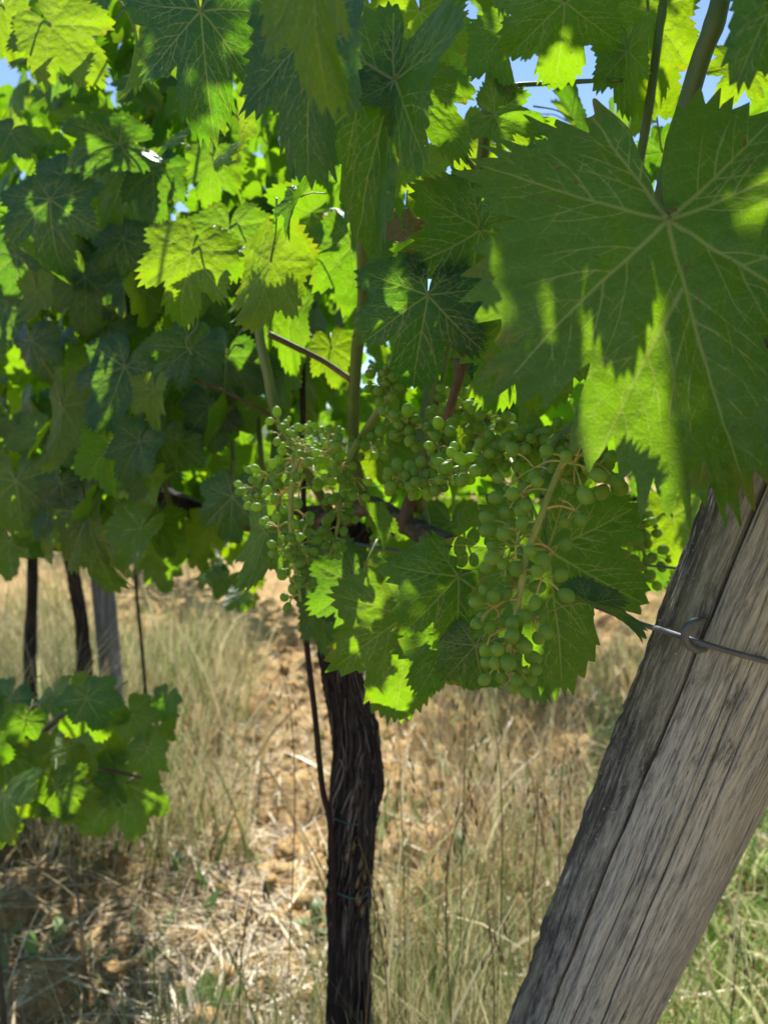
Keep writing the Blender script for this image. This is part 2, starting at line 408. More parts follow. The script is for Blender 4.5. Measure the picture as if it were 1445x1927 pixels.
    Q = np.stack([k + j, k + na + j, k + na + j2, k + j2], -1).reshape(-1, 4)
    T = np.stack([np.zeros(na, int), 1 + j.ravel(), 1 + j2.ravel()], 1)
    lp = np.stack([P[:, 0] + seed * 3.1, P[:, 1], np.full(len(X), seed * 1.7)], 1)
    lv = np.stack([np.clip(best, 0, 3), edge, np.full(len(X), rnd)], 1)
    return V, Q, T, lp, lv
M_WLEAF = leaf_material('broad_weed_leaf', (.12, .24, .09), (.16, .30, .12), (.18, .28, .14), (.25, .45, .05), (.3, .5, .05), .1)
MATS = {'w': M_WLEAF, 'g': M_LEAF, 'b': M_LEAF_SKY, 'y': M_LEAFY, 'd': M_LEAFD}
SHAPES = [  # fold, droop, wave, wn, bend, sinus, side
    dict(fold=.05, droop=.10, wave=.05, wn=5, bend=.25, sinus=1.0),
    dict(fold=.30, droop=.05, wave=.07, wn=4, bend=.55, sinus=.6),
    dict(fold=-.25, droop=.12, wave=.09, wn=5, bend=.35, sinus=1.2),
    dict(fold=.45, droop=.0, wave=.06, wn=6, bend=.8, sinus=.9),
    dict(fold=.10, droop=.25, wave=.10, wn=3, bend=.5, sinus=1.3),
    dict(fold=.75, droop=.05, wave=.05, wn=4, bend=.4, sinus=.5),
    dict(fold=-.10, droop=.30, wave=.06, wn=7, bend=-.5, sinus=.8),
    dict(fold=.2, droop=.15, wave=.13, wn=4, bend=1.2, sinus=1.0)]
LEAFDATA = {}
def leaf_mesh(v, m, hi=False):
    key = (v, m, hi)
    if key not in LEAFDATA:
        base = ('a', v, hi)
        if base not in LEAFDATA:
            LEAFDATA[base] = leaf_arrays(11 + v, na=640 if hi else 300, nr=125 if hi else 40, **SHAPES[v])
        V, Q, T, lp, lv = LEAFDATA[base]
        LEAFDATA[key] = mk_mesh('leaf', V, Q, T, {'lp': lp, 'lv': lv}, MATS[m])
    return LEAFDATA[key]
LOW = [leaf_arrays(40 + v, na=96, nr=7, **SHAPES[v]) for v in range(8)]
VLOW = [leaf_arrays(60 + v, na=44, nr=3, **SHAPES[v]) for v in range(8)]
# petioles in leaf space (unit = leaf length); leave the blade on its underside, rising
PETS = []
for v in range(4):
    mb = MB(); g = [(0, 0, -.005), (.02 * (v - 1), .12, -.05), (.06 * (v - 1.5), .32, -.16), (.10 * (v - 1.5), .58, -.36 - .05 * v)]
    mb.add(*tube(g, [.020, .013, .012, .016], 8, 14)); PETS.append(mb.mesh('petiole', M_PET))

def leaf_matrix(J, tip, nrm, size, sx=1.0):
    T = Vector(tip).normalized(); Z = Vector(nrm); Z = (Z - T * Z.dot(T)).normalized(); Y = -T; X = Y.cross(Z)
    M = Matrix((X, Y, Z)).transposed() @ Matrix.Diagonal((size * sx, size, size))
    return Matrix.Translation(J) @ M.to_4x4()
def cam_leaf(px, py, s, d, a=0, tilt=0, yaw=0, flip=False, sx=1.0):
    a, tilt, yaw = R(a), R(tilt), R(yaw)
    T0 = RT * math.sin(a) - UP * math.cos(a)
    T = T0 * math.cos(tilt) + BK * math.sin(tilt)
    Nn = BK * math.cos(tilt) - T0 * math.sin(tilt)
    Nn = Quaternion(T, yaw) @ Nn
    if flip: Nn = -Nn
    return leaf_matrix(at(px, py, d), T, Nn, s * d / F, sx)
NL = [0]
def put_leaf(parent, M, v, m, hi=False, label=None, pet=True):
    o = link('leaf', leaf_mesh(v, m, hi), parent, M)
    if label: o['label'] = label
    if pet: link('petiole', PETS[NL[0] % 4], o)
    NL[0] += 1
    return o
def mass(name, mats, parent, mat, data, label=None):
    """one mesh of many leaves from a list of matrices"""
    Vs, Qs, Ts, LP, LV = [], [], [], [], []; n = 0
    for k, M in enumerate(mats):
        V, Q, T, lp, lv = data[k % 8]; A = np.array(M)
        Vs.append(V @ A[:3, :3].T + A[:3, 3]); Qs.append(Q + n); Ts.append(T + n); n += len(V)
        LP.append(lp + [0, 0, k * .37]); l = lv.copy(); l[:, 2] = (k * .618) % 1; LV.append(l)
    me = mk_mesh(name, np.vstack(Vs), np.vstack(Qs), np.vstack(Ts), {'lp': np.vstack(LP), 'lv': np.vstack(LV)}, mat)
    o = link(name, me, parent)
    if name == 'foliage': o['kind'] = 'stuff'
    return o

# ================================================================== GROUND
def gh(x, y):
    x = np.asarray(x, float); y = np.asarray(y, float)
    far = np.clip(1.2 - np.hypot(x, y) / 14, 0, 1)
    h = .035 * fbm(x * 1.6, y * 1.6, 0, 3, 5) + far * (.018 * fbm(x * 9, y * 9, 0, 4, 9))
    cl = np.clip(fbm(x * 6 + 4, y * 6, 0, 3, 21) - .1, 0, 1); h = h + far * (.09 * cl - .05 * np.clip(fbm(x * 4.2, y * 4.2, 0, 3, 88) - .15, 0, 1))
    return h
gx = np.concatenate([-np.geomspace(160, 3.05, 28), np.arange(-3, 3.001, .018), np.geomspace(3.05, 160, 28)])
gy = np.concatenate([-np.geomspace(40, .2, 12), np.arange(.0, 6.001, .018), np.geomspace(6.1, 300, 34)])
GX, GY = np.meshgrid(gx, gy); GZ = gh(GX, GY)
nx, ny = len(gx), len(gy); i = np.arange(ny - 1)[:, None] * nx; j = np.arange(nx - 1)[None]
GQ = np.stack([i + j, i + j + 1, i + nx + j + 1, i + nx + j], -1).reshape(-1, 4)
tag(link('ground', mk_mesh('ground', np.stack([GX, GY, GZ], -1).reshape(-1, 3), GQ, mat=M_SOIL)), 'ochre clay soil of the vineyard with clods', kind='structure')
# far hills
hx = np.linspace(-200, 200, 80); hy = np.linspace(120, 260, 20); HX, HY = np.meshgrid(hx, hy)
HZ = -2 + 14 * np.clip((HY - 120) / 60, 0, 1) * (1 + .35 * fbm(HX * .02, HY * .02, 0, 3, 2))
i = np.arange(19)[:, None] * 80; j = np.arange(79)[None]
tag(link('hills', mk_mesh('hills', np.stack([HX, HY, HZ], -1).reshape(-1, 3), np.stack([i + j, i + j + 1, i + 81 + j, i + 80 + j], -1).reshape(-1, 4), mat=hill_mat())), 'low wooded hill beyond the vineyard', kind='structure')

# blades: straw lying, straw standing, green grass
def blades(name, n, sampler, hmin, hmax, wid, lean, mat, label, segs=4, curl=.5, flat=False):
    xy, sc = sampler(n); n = len(xy); x, y = xy[:, 0], xy[:, 1]
    az = rng.uniform(0, 2 * np.pi, n); L = rng.uniform(hmin, hmax, n) * sc; le = np.abs(rng.normal(0, lean, n))
    if flat: le = np.pi / 2 - np.abs(rng.normal(0, .12, n))
    z0 = gh(x, y) - (.0 if not flat else -.006)
    u = np.linspace(0, 1, segs + 1)
    ang = le[:, None] + curl * rng.uniform(-.3 if flat else .1, 1, n)[:, None] * u[None] ** 1.5
    ds = L[:, None] / segs
    hor = np.cumsum(np.concatenate([np.zeros((n, 1)), np.sin(ang[:, 1:]) * ds], 1), 1)
    ver = np.cumsum(np.concatenate([np.zeros((n, 1)), np.cos(ang[:, 1:]) * ds], 1), 1)
    if flat: ver = np.maximum(ver, 0) * .5
    cx = x[:, None] + hor * np.cos(az)[:, None]; cy = y[:, None] + hor * np.sin(az)[:, None]; cz = z0[:, None] + ver
    wa = rng.uniform(0, np.pi, n) if not flat else az + np.pi / 2
    ww = (wid * rng.uniform(.5, 1.0, n) * (1 + 2.2 * (rng.uniform(0, 1, n) > .85)))[:, None] * (1 - .85 * u[None] ** 2)
    ox = np.cos(wa)[:, None] * ww / 2; oy = np.sin(wa)[:, None] * ww / 2
    V = np.stack([np.stack([cx - ox, cy - oy, cz], -1), np.stack([cx + ox, cy + oy, cz], -1)], 2).reshape(n, -1, 3)
    m = 2 * (segs + 1); b = (np.arange(n) * m)[:, None]; k = np.arange(segs)[None] * 2
    Q = np.stack([b + k, b + k + 1, b + k + 3, b + k + 2], -1).reshape(-1, 4)
    rn = np.repeat(rng.uniform(-.3, 1.3, n), m)
    me = mk_mesh(name, V.reshape(-1, 3), Q, attrs={'rnd': rn}, mat=mat)
    return tag(link(name, me), label, kind='stuff')
def wedge(ymin, ymax, p=1.0):
    def f(n):
        y = ymin + (ymax - ymin) * rng.uniform(0, 1, n) ** p; x = rng.uniform(-.62, .62, n) * (y + .3)
        return np.stack([x, y], 1), np.ones(n)
    return f
def patchy(ymin, ymax, thr, seed, scale=2.2, p=1.0, xlo=-9, xhi=9):
    def f(n):
        y = ymin + (ymax - ymin) * rng.uniform(0, 1, n) ** p; x = rng.uniform(-.62, .62, n) * (y + .3)
        d = fbm(x * scale, y * scale, 0, 3, seed); k = (d > thr) & (x / y > xlo) & (x / y < xhi)
        return np.stack([x, y], 1)[k], np.clip(.6 + d[k], .5, 1.4)
    return f
def zoned(ymin, ymax, dens, p=1.0, hs=None):
    def f(n):
        y = ymin + (ymax - ymin) * rng.uniform(0, 1, n) ** p; x = rng.uniform(-.62, .62, n) * (y + .3)
        d = dens(x, y, x / y); k = rng.uniform(0, 1, n) < d
        return np.stack([x, y], 1)[k], (np.ones(n) if hs is None else hs(x, y, x / y))[k]
    return f
sm = lambda v, a, b: np.clip((v - a) / (b - a), 0, 1)
bare = lambda x, y, u: sm(np.abs(u + .145 + .03 * vnoise(y * 2, 0 * y, 0, 5)), .05, .11)
cl_ = lambda x, y, sc, sd, t=0.: np.clip((fbm(x * sc, y * sc, 0, 3, sd) - t) * 3, 0, 1)
hgt_ = lambda x, y, u: np.where(u < -.2, 1.35, np.where(u > -.05, 1.25, .7)) * (.7 + .5 * cl_(x, y, 3, 19))
blades('fallen_straw', 46000, zoned(.7, 5, lambda x, y, u: np.clip(.20 + .8 * cl_(x, y, 2.5, 61, .05) + .5 * (u < -.2) * (y < 2.2), 0, 1), 1.3), .04, .24, .0032, .1, M_STRAW, 'mown dry straw lying across the bare soil', 5, .6, True)
blades('dry_grass', 26000, zoned(.95, 5, lambda x, y, u: (.05 + .95 * bare(x, y, u)) * (.12 + .9 * cl_(x, y, 2.6, 31, -.15)) * np.where(u < -.2, sm(y, 1.9, 2.3), np.where(u > -.05, .9, .5)) * np.where((u > .34) & (y < 3), .12, 1), 1.25, hgt_), .06, .34, .0026, .34, M_STRAW, 'standing dry straw coloured grass under the vines', 5, .9)
blades('green_grass', 22000, zoned(.95, 6, lambda x, y, u: (.06 + .94 * bare(x, y, u)) * (.08 + .9 * cl_(x, y, 2.1, 77, -.05)) * np.where(u < -.2, sm(y, 1.65, 2.0), 1), 1.25, hgt_), .05, .26, .0034, .35, M_GRASS, 'green grass and weeds growing through the straw', 5, .9)
blades('alley_weeds', 13000, zoned(1.95, 4.6, lambda x, y, u: (u < -.16) * cl_(x, y, 2.0, 95, .05)), .14, .42, .0050, .35, M_GRASS, 'green weeds among the tall grass under the farther vines', 5, .9)
blades('trunk_grass', 3400, lambda n: (lambda a, r: (np.stack([-.03 + r * np.cos(a) * 1.3, 1.02 + r * np.sin(a)], 1), np.ones(n)))(rng.uniform(0, 6.28, n), .05 + .26 * rng.uniform(0, 1, n) ** .7), .10, .36, .0022, .22, M_STRAW2, 'straw and grass tuft around the foot of the near vine trunk', 5, .6)
blades('alley_grass', 22000, zoned(1.95, 4.6, lambda x, y, u: (u < -.17) * cl_(x, y, 2.6, 91, -.12)), .18, .56, .0032, .35, M_STRAW2, 'tall blurred grass standing under the farther vines at the left', 5, .8)
blades('low_weeds', 5200, zoned(1.1, 4.5, lambda x, y, u: (.25 + .75 * bare(x, y, u)) * cl_(x, y, 3.1, 67, .1) * np.where(u < -.2, .7, 1)), .03, .10, .012, .6, M_WEED, 'small broad green weed leaves scattered through the straw', 4, 1.2)
blades('bent_straw', 1500, zoned(1.1, 4.0, lambda x, y, u: np.clip(.25 + cl_(x, y, 2.4, 41, 0), 0, 1)), .14, .38, .0050, .75, M_STRAW, 'broken and bent pale straw stalks sticking out of the litter', 6, 1.3)
blades('row_grass', 20000, zoned(3.0, 10, lambda x, y, u: (.1 + .9 * bare(x, y, u)) * cl_(x, y, 1.1, 12, -.1), 1.2), .12, .42, .005, .3, M_STRAW2, 'taller pale grass along the next row', 4, .8)
blades('right_grass', 34000, zoned(.95, 3.2, lambda x, y, u: (u > .26) * cl_(x, y, 2, 52, -.6)), .03, .11, .006, .7, M_GRASS2, 'bright green lawn grass right of the end post', 5, 1.0)
# loose clods
def lump(g):
    th = np.linspace(0, 2 * np.pi, 9)[:-1]; V = [(0, 0, 1.)]
    for z, r in ((.7, .6), (.2, .98), (-.5, .85)):
        for a in th: V.append((r * math.cos(a), r * math.sin(a), z))
    V = np.array(V); V *= 1 + .28 * g.normal(0, 1, (len(V), 1)); T = [(0, 1 + k, 1 + (k + 1) % 8) for k in range(8)]
    Q = [(1 + l * 8 + k, 9 + l * 8 + k, 9 + l * 8 + (k + 1) % 8, 1 + l * 8 + (k + 1) % 8) for l in range(2) for k in range(8)]
    return V, Q, T
gg = np.random.default_rng(3); LU = [lump(gg) for _ in range(8)]; mb = MB()
for k in range(5200):
    y = 1.0 + 4.5 * gg.uniform() ** 1.4; x = gg.uniform(-.6, .6) * (y + .2); u = x / y
    if gg.uniform() > (1.0 if abs(u + .16) < .12 else .4): continue
    r = .004 + .026 * gg.uniform() ** 4; V, Q, T = LU[k % 8]; a = gg.uniform(0, 6.28)
    Rm = np.array([[math.cos(a), -math.sin(a), 0], [math.sin(a), math.cos(a), 0], [0, 0, gg.uniform(.5, .9)]])
    mb.add((V * r) @ Rm.T + [x, y, float(gh(x, y)) + r * .2], Q, T)
tag(mb.build('soil_crumbs', M_SOIL, None, True), 'crumbs and clods of ochre clay lying on the soil', kind='stuff')

# ================================================================== END POST, STAPLE, WIRES
PA, PB = at(1097, 1905, .75), at(1292, 1455, .62)
pax = (PB - PA).normalized(); PBASE = PA - pax * ((PA.z + .06) / pax.z)
def post_at_y(py):
    lo, hi = 0., 2.
    for _ in range(40):
        m = (lo + hi) / 2; q = proj(PBASE + pax * m)
        if q[1] > py: lo = m
        else: hi = m
    return PBASE + pax * lo
PR = .057
na, nl, PL = 840, 400, 1.28
A_ = np.linspace(-np.pi, np.pi, na, endpoint=False)[None] + np.zeros((nl, 1)); L_ = np.linspace(0, PL, nl)[:, None] + 0 * A_
nx_, ny_ = np.sin(A_), -np.cos(A_)
rad = PR * (1 + .018 * fbm(nx_ * 1.4, ny_ * 1.4, L_ * 5, 3, 3))
gr = fbm(nx_ * 22, ny_ * 22, L_ * 5, 3, 8); rad += .0007 * gr - .0009 * np.clip(fbm(nx_ * 55, ny_ * 55, L_ * 7, 2, 9), 0, 1)
edgeL = np.exp(-((A_ + 1.45) / .35) ** 2); rad += edgeL * (.0035 * np.clip(fbm(nx_ * 12, ny_ * 12, L_ * 26, 4, 6), -.6, 1))
crk = np.zeros_like(rad)
for p0, k, wd, dp, a, b, sd in ((-25, 6, 1.15, .014, 0, 2, 1), (11, -23, .7, .008, .2, 1.1, 2), (-7, -12, .35, .003, .35, .98, 3), (26, -16, .45, .004, .3, 1.3, 4),
                                (48, -8, .6, .006, .1, .85, 5), (-50, 4, .7, .006, .3, .9, 6), (2, -18, .3, .0025, .62, 1.0, 7), (36, -10, .35, .003, .2, .7, 8), (120, 3, 1.5, .01, 0, 2, 9), (-140, 5, 1, .008, 0, 2, 10), (64, 3, .6, .004, .2, 1.2, 12), (-16, 2, .3, .002, .4, .8, 13), (19, -20, .28, .002, .5, 1.0, 14), (31, -12, .3, .002, .3, .7, 15), (5, -16, .25, .002, .8, 1.2, 16)):
    phi = np.radians(p0 + k * (L_ - .93) * 1.0 + 1.6 * vnoise(L_ * 6, 0 * L_, sd, 40) + .5 * vnoise(L_ * 26, 0 * L_, sd, 41))
    wv = np.radians(wd) * (.55 + .45 * vnoise(L_ * 4, 0 * L_, sd, 44) + .25) * np.clip((L_ - a) * 6, 0, 1) * np.clip((b - L_) * 6, 0, 1) + 1e-5
    g_ = np.exp(-((A_ - phi) / wv) ** 2); rad -= dp * g_; crk = np.maximum(crk, np.clip(g_ * 1.4 - .1, 0, 1) * min(1, dp / .005))
Vp = np.stack([rad * nx_, rad * ny_, L_], -1).reshape(-1, 3)
i = np.arange(nl - 1)[:, None] * na; j = np.arange(na)[None]; j2 = (j + 1) % na
Qp = np.stack([i + j, i + j2, i + na + j2, i + na + j], -1).reshape(-1, 4)
Vp = np.vstack([Vp, [0, 0, PL]]); jj = np.arange(na); Tp = np.stack([(nl - 1) * na + jj, (nl - 1) * na + (jj + 1) % na, 0 * jj + nl * na], 1)
me = mk_mesh('end_post', Vp, Qp, Tp, {'rnd': np.concatenate([crk.ravel(), [0]])}, M_POST)
view = (PB - CP).normalized(); lx = pax.cross(view).normalized() * -1
if lx.x < 0: lx = -lx
ly = pax.cross(lx).normalized()
Mp = Matrix((lx, ly, pax)).transposed().to_4x4(); Mp.translation = PBASE
post = bpy.data.objects.new('end_post', me); COL.objects.link(post); post.matrix_world = Mp
tag(post, 'weathered grey round wooden post with long cracks, leaning right in front', 'post')

def wire(name, pts, r, label, mat=M_WIRE, cat='wire', group=None):
    mb = MB(); mb.add(*tube(pts, r, 8)); return tag(mb.build(name, mat), label, cat, group)
pd = lambda py: proj(post_at_y(py))[2]
wire('trellis_wire', [row(6, .02, .86), row(3, .02, .86), at(250, 925, 1.6), at(480, 985, 1.2), at(650, 1020, 1.0), at(840, 1052, .86), at(1020, 1105, .74), at(1200, 1172, pd(1172) + .03),
     at(1240, 1184, pd(1184) - .022), at(1300, 1204, pd(1200) - PR - .006), at(1375, 1227, pd(1225) - PR * 1.12 - .006), at(1445, 1245, pd(1245) - PR * 1.12 - .003), at(1510, 1258, pd(1258) - .05), at(1570, 1266, pd(1262) - .01), at(1590, 1268, pd(1262) + .05)],
     .0019, 'thick grey trellis wire running through the staple and across the front of the wooden post')
wire('trellis_wire', [row(6, .1, .80), row(2, .08, .85), at(900, 1030, 1.0), at(1190, 1061, .80), at(1290, 1071, .735), at(1400, 1080, .71)], .0013,
     'thin dark trellis wire reaching the back of the wooden post above the staple')
wire('trellis_wire', [row(6, 0, 1.35), at(120, 190, 1.8), at(205, 60, 1.15), at(250, -5, 1.0), at(330, -120, .8)], .0011, 'thin dark wire crossing the leaves at the top left corner')
st = [at(1322, 1166, pd(1166) - PR + .016), at(1316, 1168, pd(1168) - PR - .003), at(1300, 1174, pd(1174) - PR - .008), at(1289, 1190, pd(1190) - PR - .010), at(1292, 1210, pd(1210) - PR - .009), at(1306, 1221, pd(1221) - PR - .006), at(1318, 1222, pd(1222) - PR + .001), at(1324, 1220, pd(1220) - PR + .016)]
wire('fence_staple', st, .0026, 'bent grey metal staple holding the wire on the wooden post', cat='staple')

# second post in the row
B0 = at(205, 1300, 2.7); mb = MB()
mb.add(*tube([(B0.x + .03, B0.y, -.05), (B0.x - .005, B0.y, .5), (B0.x - .045, B0.y, 1.0), (B0.x - .07, B0.y, 1.7)], .037, 28, 60, lambda a, l: .05 * fbm(np.cos(a) * 3, np.sin(a) * 3, l * 4, 3, 4)))
M_POST2 = fibre_mat('bluegrey_wood', [(.12, .125, .135), (.34, .35, .37), (.56, .56, .55)], (90, 90, 5), .9, .5, .003)
tag(mb.build('row_post', M_POST2), 'blurred blue grey wooden post further along the row, beside the second vine', 'post')
wire('metal_stake', [at(569, 640, 1.04), at(571, 900, 1.02), at(574, 1165, 1.0), at(592, 1340, 1.0), at(606, 1480, 1.0), at(628, 1650, 1.0), (-.062, 1.02, -.04)], .0038, 'thin rusty metal stake beside the near vine trunk', M_OLDST, 'stake')
wire('metal_stake', [at(250, 900, 2.5), at(256, 1100, 2.5), at(268, 1230, 2.5), Vector((at(280, 1230, 2.5).x, 2.5, -.04))], .0055, 'thin dark stake under the second vine, right of the blue grey post', M_OLDST, 'stake')

# ================================================================== VINES
def barkd(sd):
    def f(a, l):
        tw = a + l * 3.0 + 1.2 * vnoise(l * 7, 0 * l, 0, sd)
        r = 1 - np.abs(fbm(np.cos(tw) * 5, np.sin(tw) * 5, l * 9, 3, sd))
        return .17 * (r - .6) + .13 * fbm(np.cos(tw) * 14, np.sin(tw) * 14, l * 14, 2, sd + 5) + .16 * fbm(np.cos(a) * 1.2, np.sin(a) * 1.2, l * 9, 3, sd + 1)
    return f
def vine(base, label, group=None):
    return tag(empty('grapevine', base), label, 'grapevine', group)
def local(parent, M): return Matrix.Translation(-parent.location) @ M
class LMB(MB):
    """accumulates in world space, builds relative to a parent empty"""
    def build(s, name, mat, parent):
        off = np.array(parent.location); me = s.mesh(name, mat); me.transform(Matrix.Translation(-parent.location)); return link(name, me, parent)

V1 = vine((-.045, 1.05, 0), 'large near grapevine with green bunches and a dark twisted trunk beside the wooden post')
mb = LMB(); mb.add(*tube([(-.045, 1.05, -.05), at(657, 1927, 1.04), at(657, 1700, 1.03), at(662, 1550, 1.03), at(668, 1400, 1.03), at(634, 1240, 1.03), at(622, 1120, 1.03), at(648, 1010, 1.03), at(655, 985, 1.04)],
        [.034, .027, .0245, .026, .0315, .025, .021, .025, .031, .02], 90, 300, barkd(5)))
Pc = catmull([(-.045, 1.05, -.05), at(657, 1927, 1.04), at(657, 1700, 1.03), at(662, 1550, 1.03), at(668, 1400, 1.03), at(634, 1240, 1.03), at(622, 1120, 1.03), at(648, 1010, 1.03), at(655, 985, 1.04)], 120)
rc = np.interp(np.linspace(0, 1, 120), np.linspace(0, 1, 10), [.034, .027, .0245, .026, .0315, .025, .021, .025, .031, .02]); gb = np.random.default_rng(4)
for k in range(260):
    i0 = int(gb.uniform(0, 100)); ln = int(gb.uniform(6, 20)); a = gb.uniform(-2.9, .2); ii = np.arange(i0, min(119, i0 + ln)); P = []
    for q, i in enumerate(ii):
        lift = 1.0 + .10 * gb.uniform() + (.16 if q in (0, len(ii) - 1) and gb.uniform() < .5 else 0); aa = a + .03 * q + .06 * gb.normal()
        P.append(Pc[i] + (np.array(RT) * math.cos(aa) + np.array(FW) * math.sin(aa)) * rc[i] * lift)
    if len(P) > 4: mb.add(*tube(P[::3] + [P[-1]], [.0006, gb.uniform(.0006, .0014), .0005], 5, 22), A=float(gb.uniform(-.2, .75)))
trunk1 = mb.build('trunk', M_BARK, V1)
for (py, w_) in ((1532, 44), (1667, 38)):
    mb = LMB(); c = at(657, py, 1.03); P = [c + RT * math.cos(a) * w_ / F * 1.06 + FW * math.sin(a) * .031 + UP * .004 * math.sin(2 * a) for a in np.linspace(0, 6.28, 13)]
    mb.add(*tube(P, .0013, 6)); 
    if py > 1600: mb.add(*tube([P[6], P[6] - UP * .02 - BK * .0, P[6] - UP * .045 + RT * .004, P[6] - UP * .08], .0013, 6))
    t = LMB.build(mb, 'vine_tie', M_TIE, V1)
cord = LMB()
cord.add(*tube([at(640, 1000, 1.04), at(665, 962, 1.0), at(705, 955, .97), at(760, 985, .93), at(830, 1018, .86), at(880, 1035, .80), at(980, 1060, .72), at(1090, 1075, .70)], [.020, .013, .012, .0115, .0105, .009, .008, .006], 40, 120,
      lambda a, l: .16 * fbm(np.cos(a) * 2, np.sin(a) * 2, l * 22, 3, 8)))
cord.build('cordon', M_CORD, V1)
cord = LMB()
cord.add(*tube([at(645, 1000, 1.04), at(590, 975, 1.12), at(520, 985, 1.22), at(450, 990, 1.3)], [.022, .016, .013, .008], 30, 70, barkd(9)))
cord.build('cordon', M_CORD, V1)
# spur with the old cane stub
mb = LMB(); mb.add(*tube([at(762, 1000, .92), at(766, 970, .91), at(775, 940, .90), at(795, 900, .84), at(822, 850, .78), at(840, 790, .74), at(858, 730, .71), at(868, 690, .70)],
      [.009, .0085, .007, .005, .005, .0045, .0042, .0055], 16, 60, lambda a, l: .12 * fbm(np.cos(a), np.sin(a), l * 40, 2, 2)))
mb.add(*tube([at(862, 692, .70), at(868, 684, .698), at(884, 682, .697)], [.006, .008, .003], 10, 10))
mb.build('spur', M_CANE, V1)
def canes(parent, lst, name='shoot', mat=M_SHOOT):
    for pts, r in lst:
        mb = LMB(); mb.add(*tube([at(*p) for p in pts], r, 12, None, lambda a, l: .10 * np.exp(-(((l * 14) % 1 - .5) / .07) ** 2) + .04 * vnoise(l * 60, np.cos(a), np.sin(a), 3)))
        mb.build(name, mat, parent)
canes(V1, [
    ([(482, 560, .86), (490, 640, .86), (503, 700, .86), (520, 780, .87), (560, 860, .90), (620, 960, 1.0)], [.0042, .0055, .0055, .006]),
    ([(655, -60, .62), (663, 60, .63), (668, 140, .64), (672, 210, .66), (680, 330, .70), (682, 460, .72), (684, 560, .76), (672, 660, .80), (666, 760, .84), (668, 860, .90), (690, 955, .98)], [.0052, .0055, .006, .0062]),
    ([(948, -60, .66), (930, 90, .66), (916, 200, .66), (906, 310, .68), (880, 450, .72), (850, 600, .76), (810, 800, .84), (790, 960, .91)], [.0038, .005, .0055, .006]),
    ([(1368, -60, .50), (1345, 40, .50), (1315, 120, .51), (1270, 280, .53), (1240, 400, .55), (1190, 560, .60), (1120, 760, .64), (1050, 940, .69), (1000, 1060, .72)], [.0060, .0065, .0065, .0065]),
    ([(1262, -70, .62), (1248, 0, .62), (1240, 60, .62), (1232, 120, .62), (1215, 240, .63), (1180, 420, .66)], [.003, .0034, .0038]),
    ([(742, 60, .62), (720, 120, .64), (690, 190, .65), (678, 215, .66)], [.0015, .002, .0022]),
    ([(1170, 150, .6), (1100, 152, .62), (1040, 156, .64), (960, 162, .65), (912, 190, .66)], [.0014, .0018, .002]),
    ([(850, 265, .62), (880, 300, .64), (902, 330, .66), (910, 345, .67)], [.0014, .002, .0026]),
])
canes(V1, [([(505, 628, .80), (560, 655, .81), (610, 680, .82), (662, 716, .82)], [.0032, .003, .0028, .0032]),
           ([(362, 712, .95), (420, 735, .97), (480, 765, 1.0), (520, 790, 1.02)], [.002, .002, .0022, .0028])], 'cane_stub', M_CANE)
# tendrils
canes(V1, [([(360, 560, .9), (372, 610, .9), (350, 640, .9), (362, 668, .9)], [.0006, .0008, .0009]), ([(730, 945, .86), (705, 950, .86), (696, 975, .86), (700, 990, .86)], [.0006, .0008, .0009]),
           ([(1018, 905, .43), (1030, 870, .44), (1046, 830, .46), (1090, 790, .50)], [.0014, .0016, .002]),
           ([(742, 730, .74), (700, 790, .76), (672, 835, .80)], [.003, .0034, .0036])], 'tendril', M_PET)

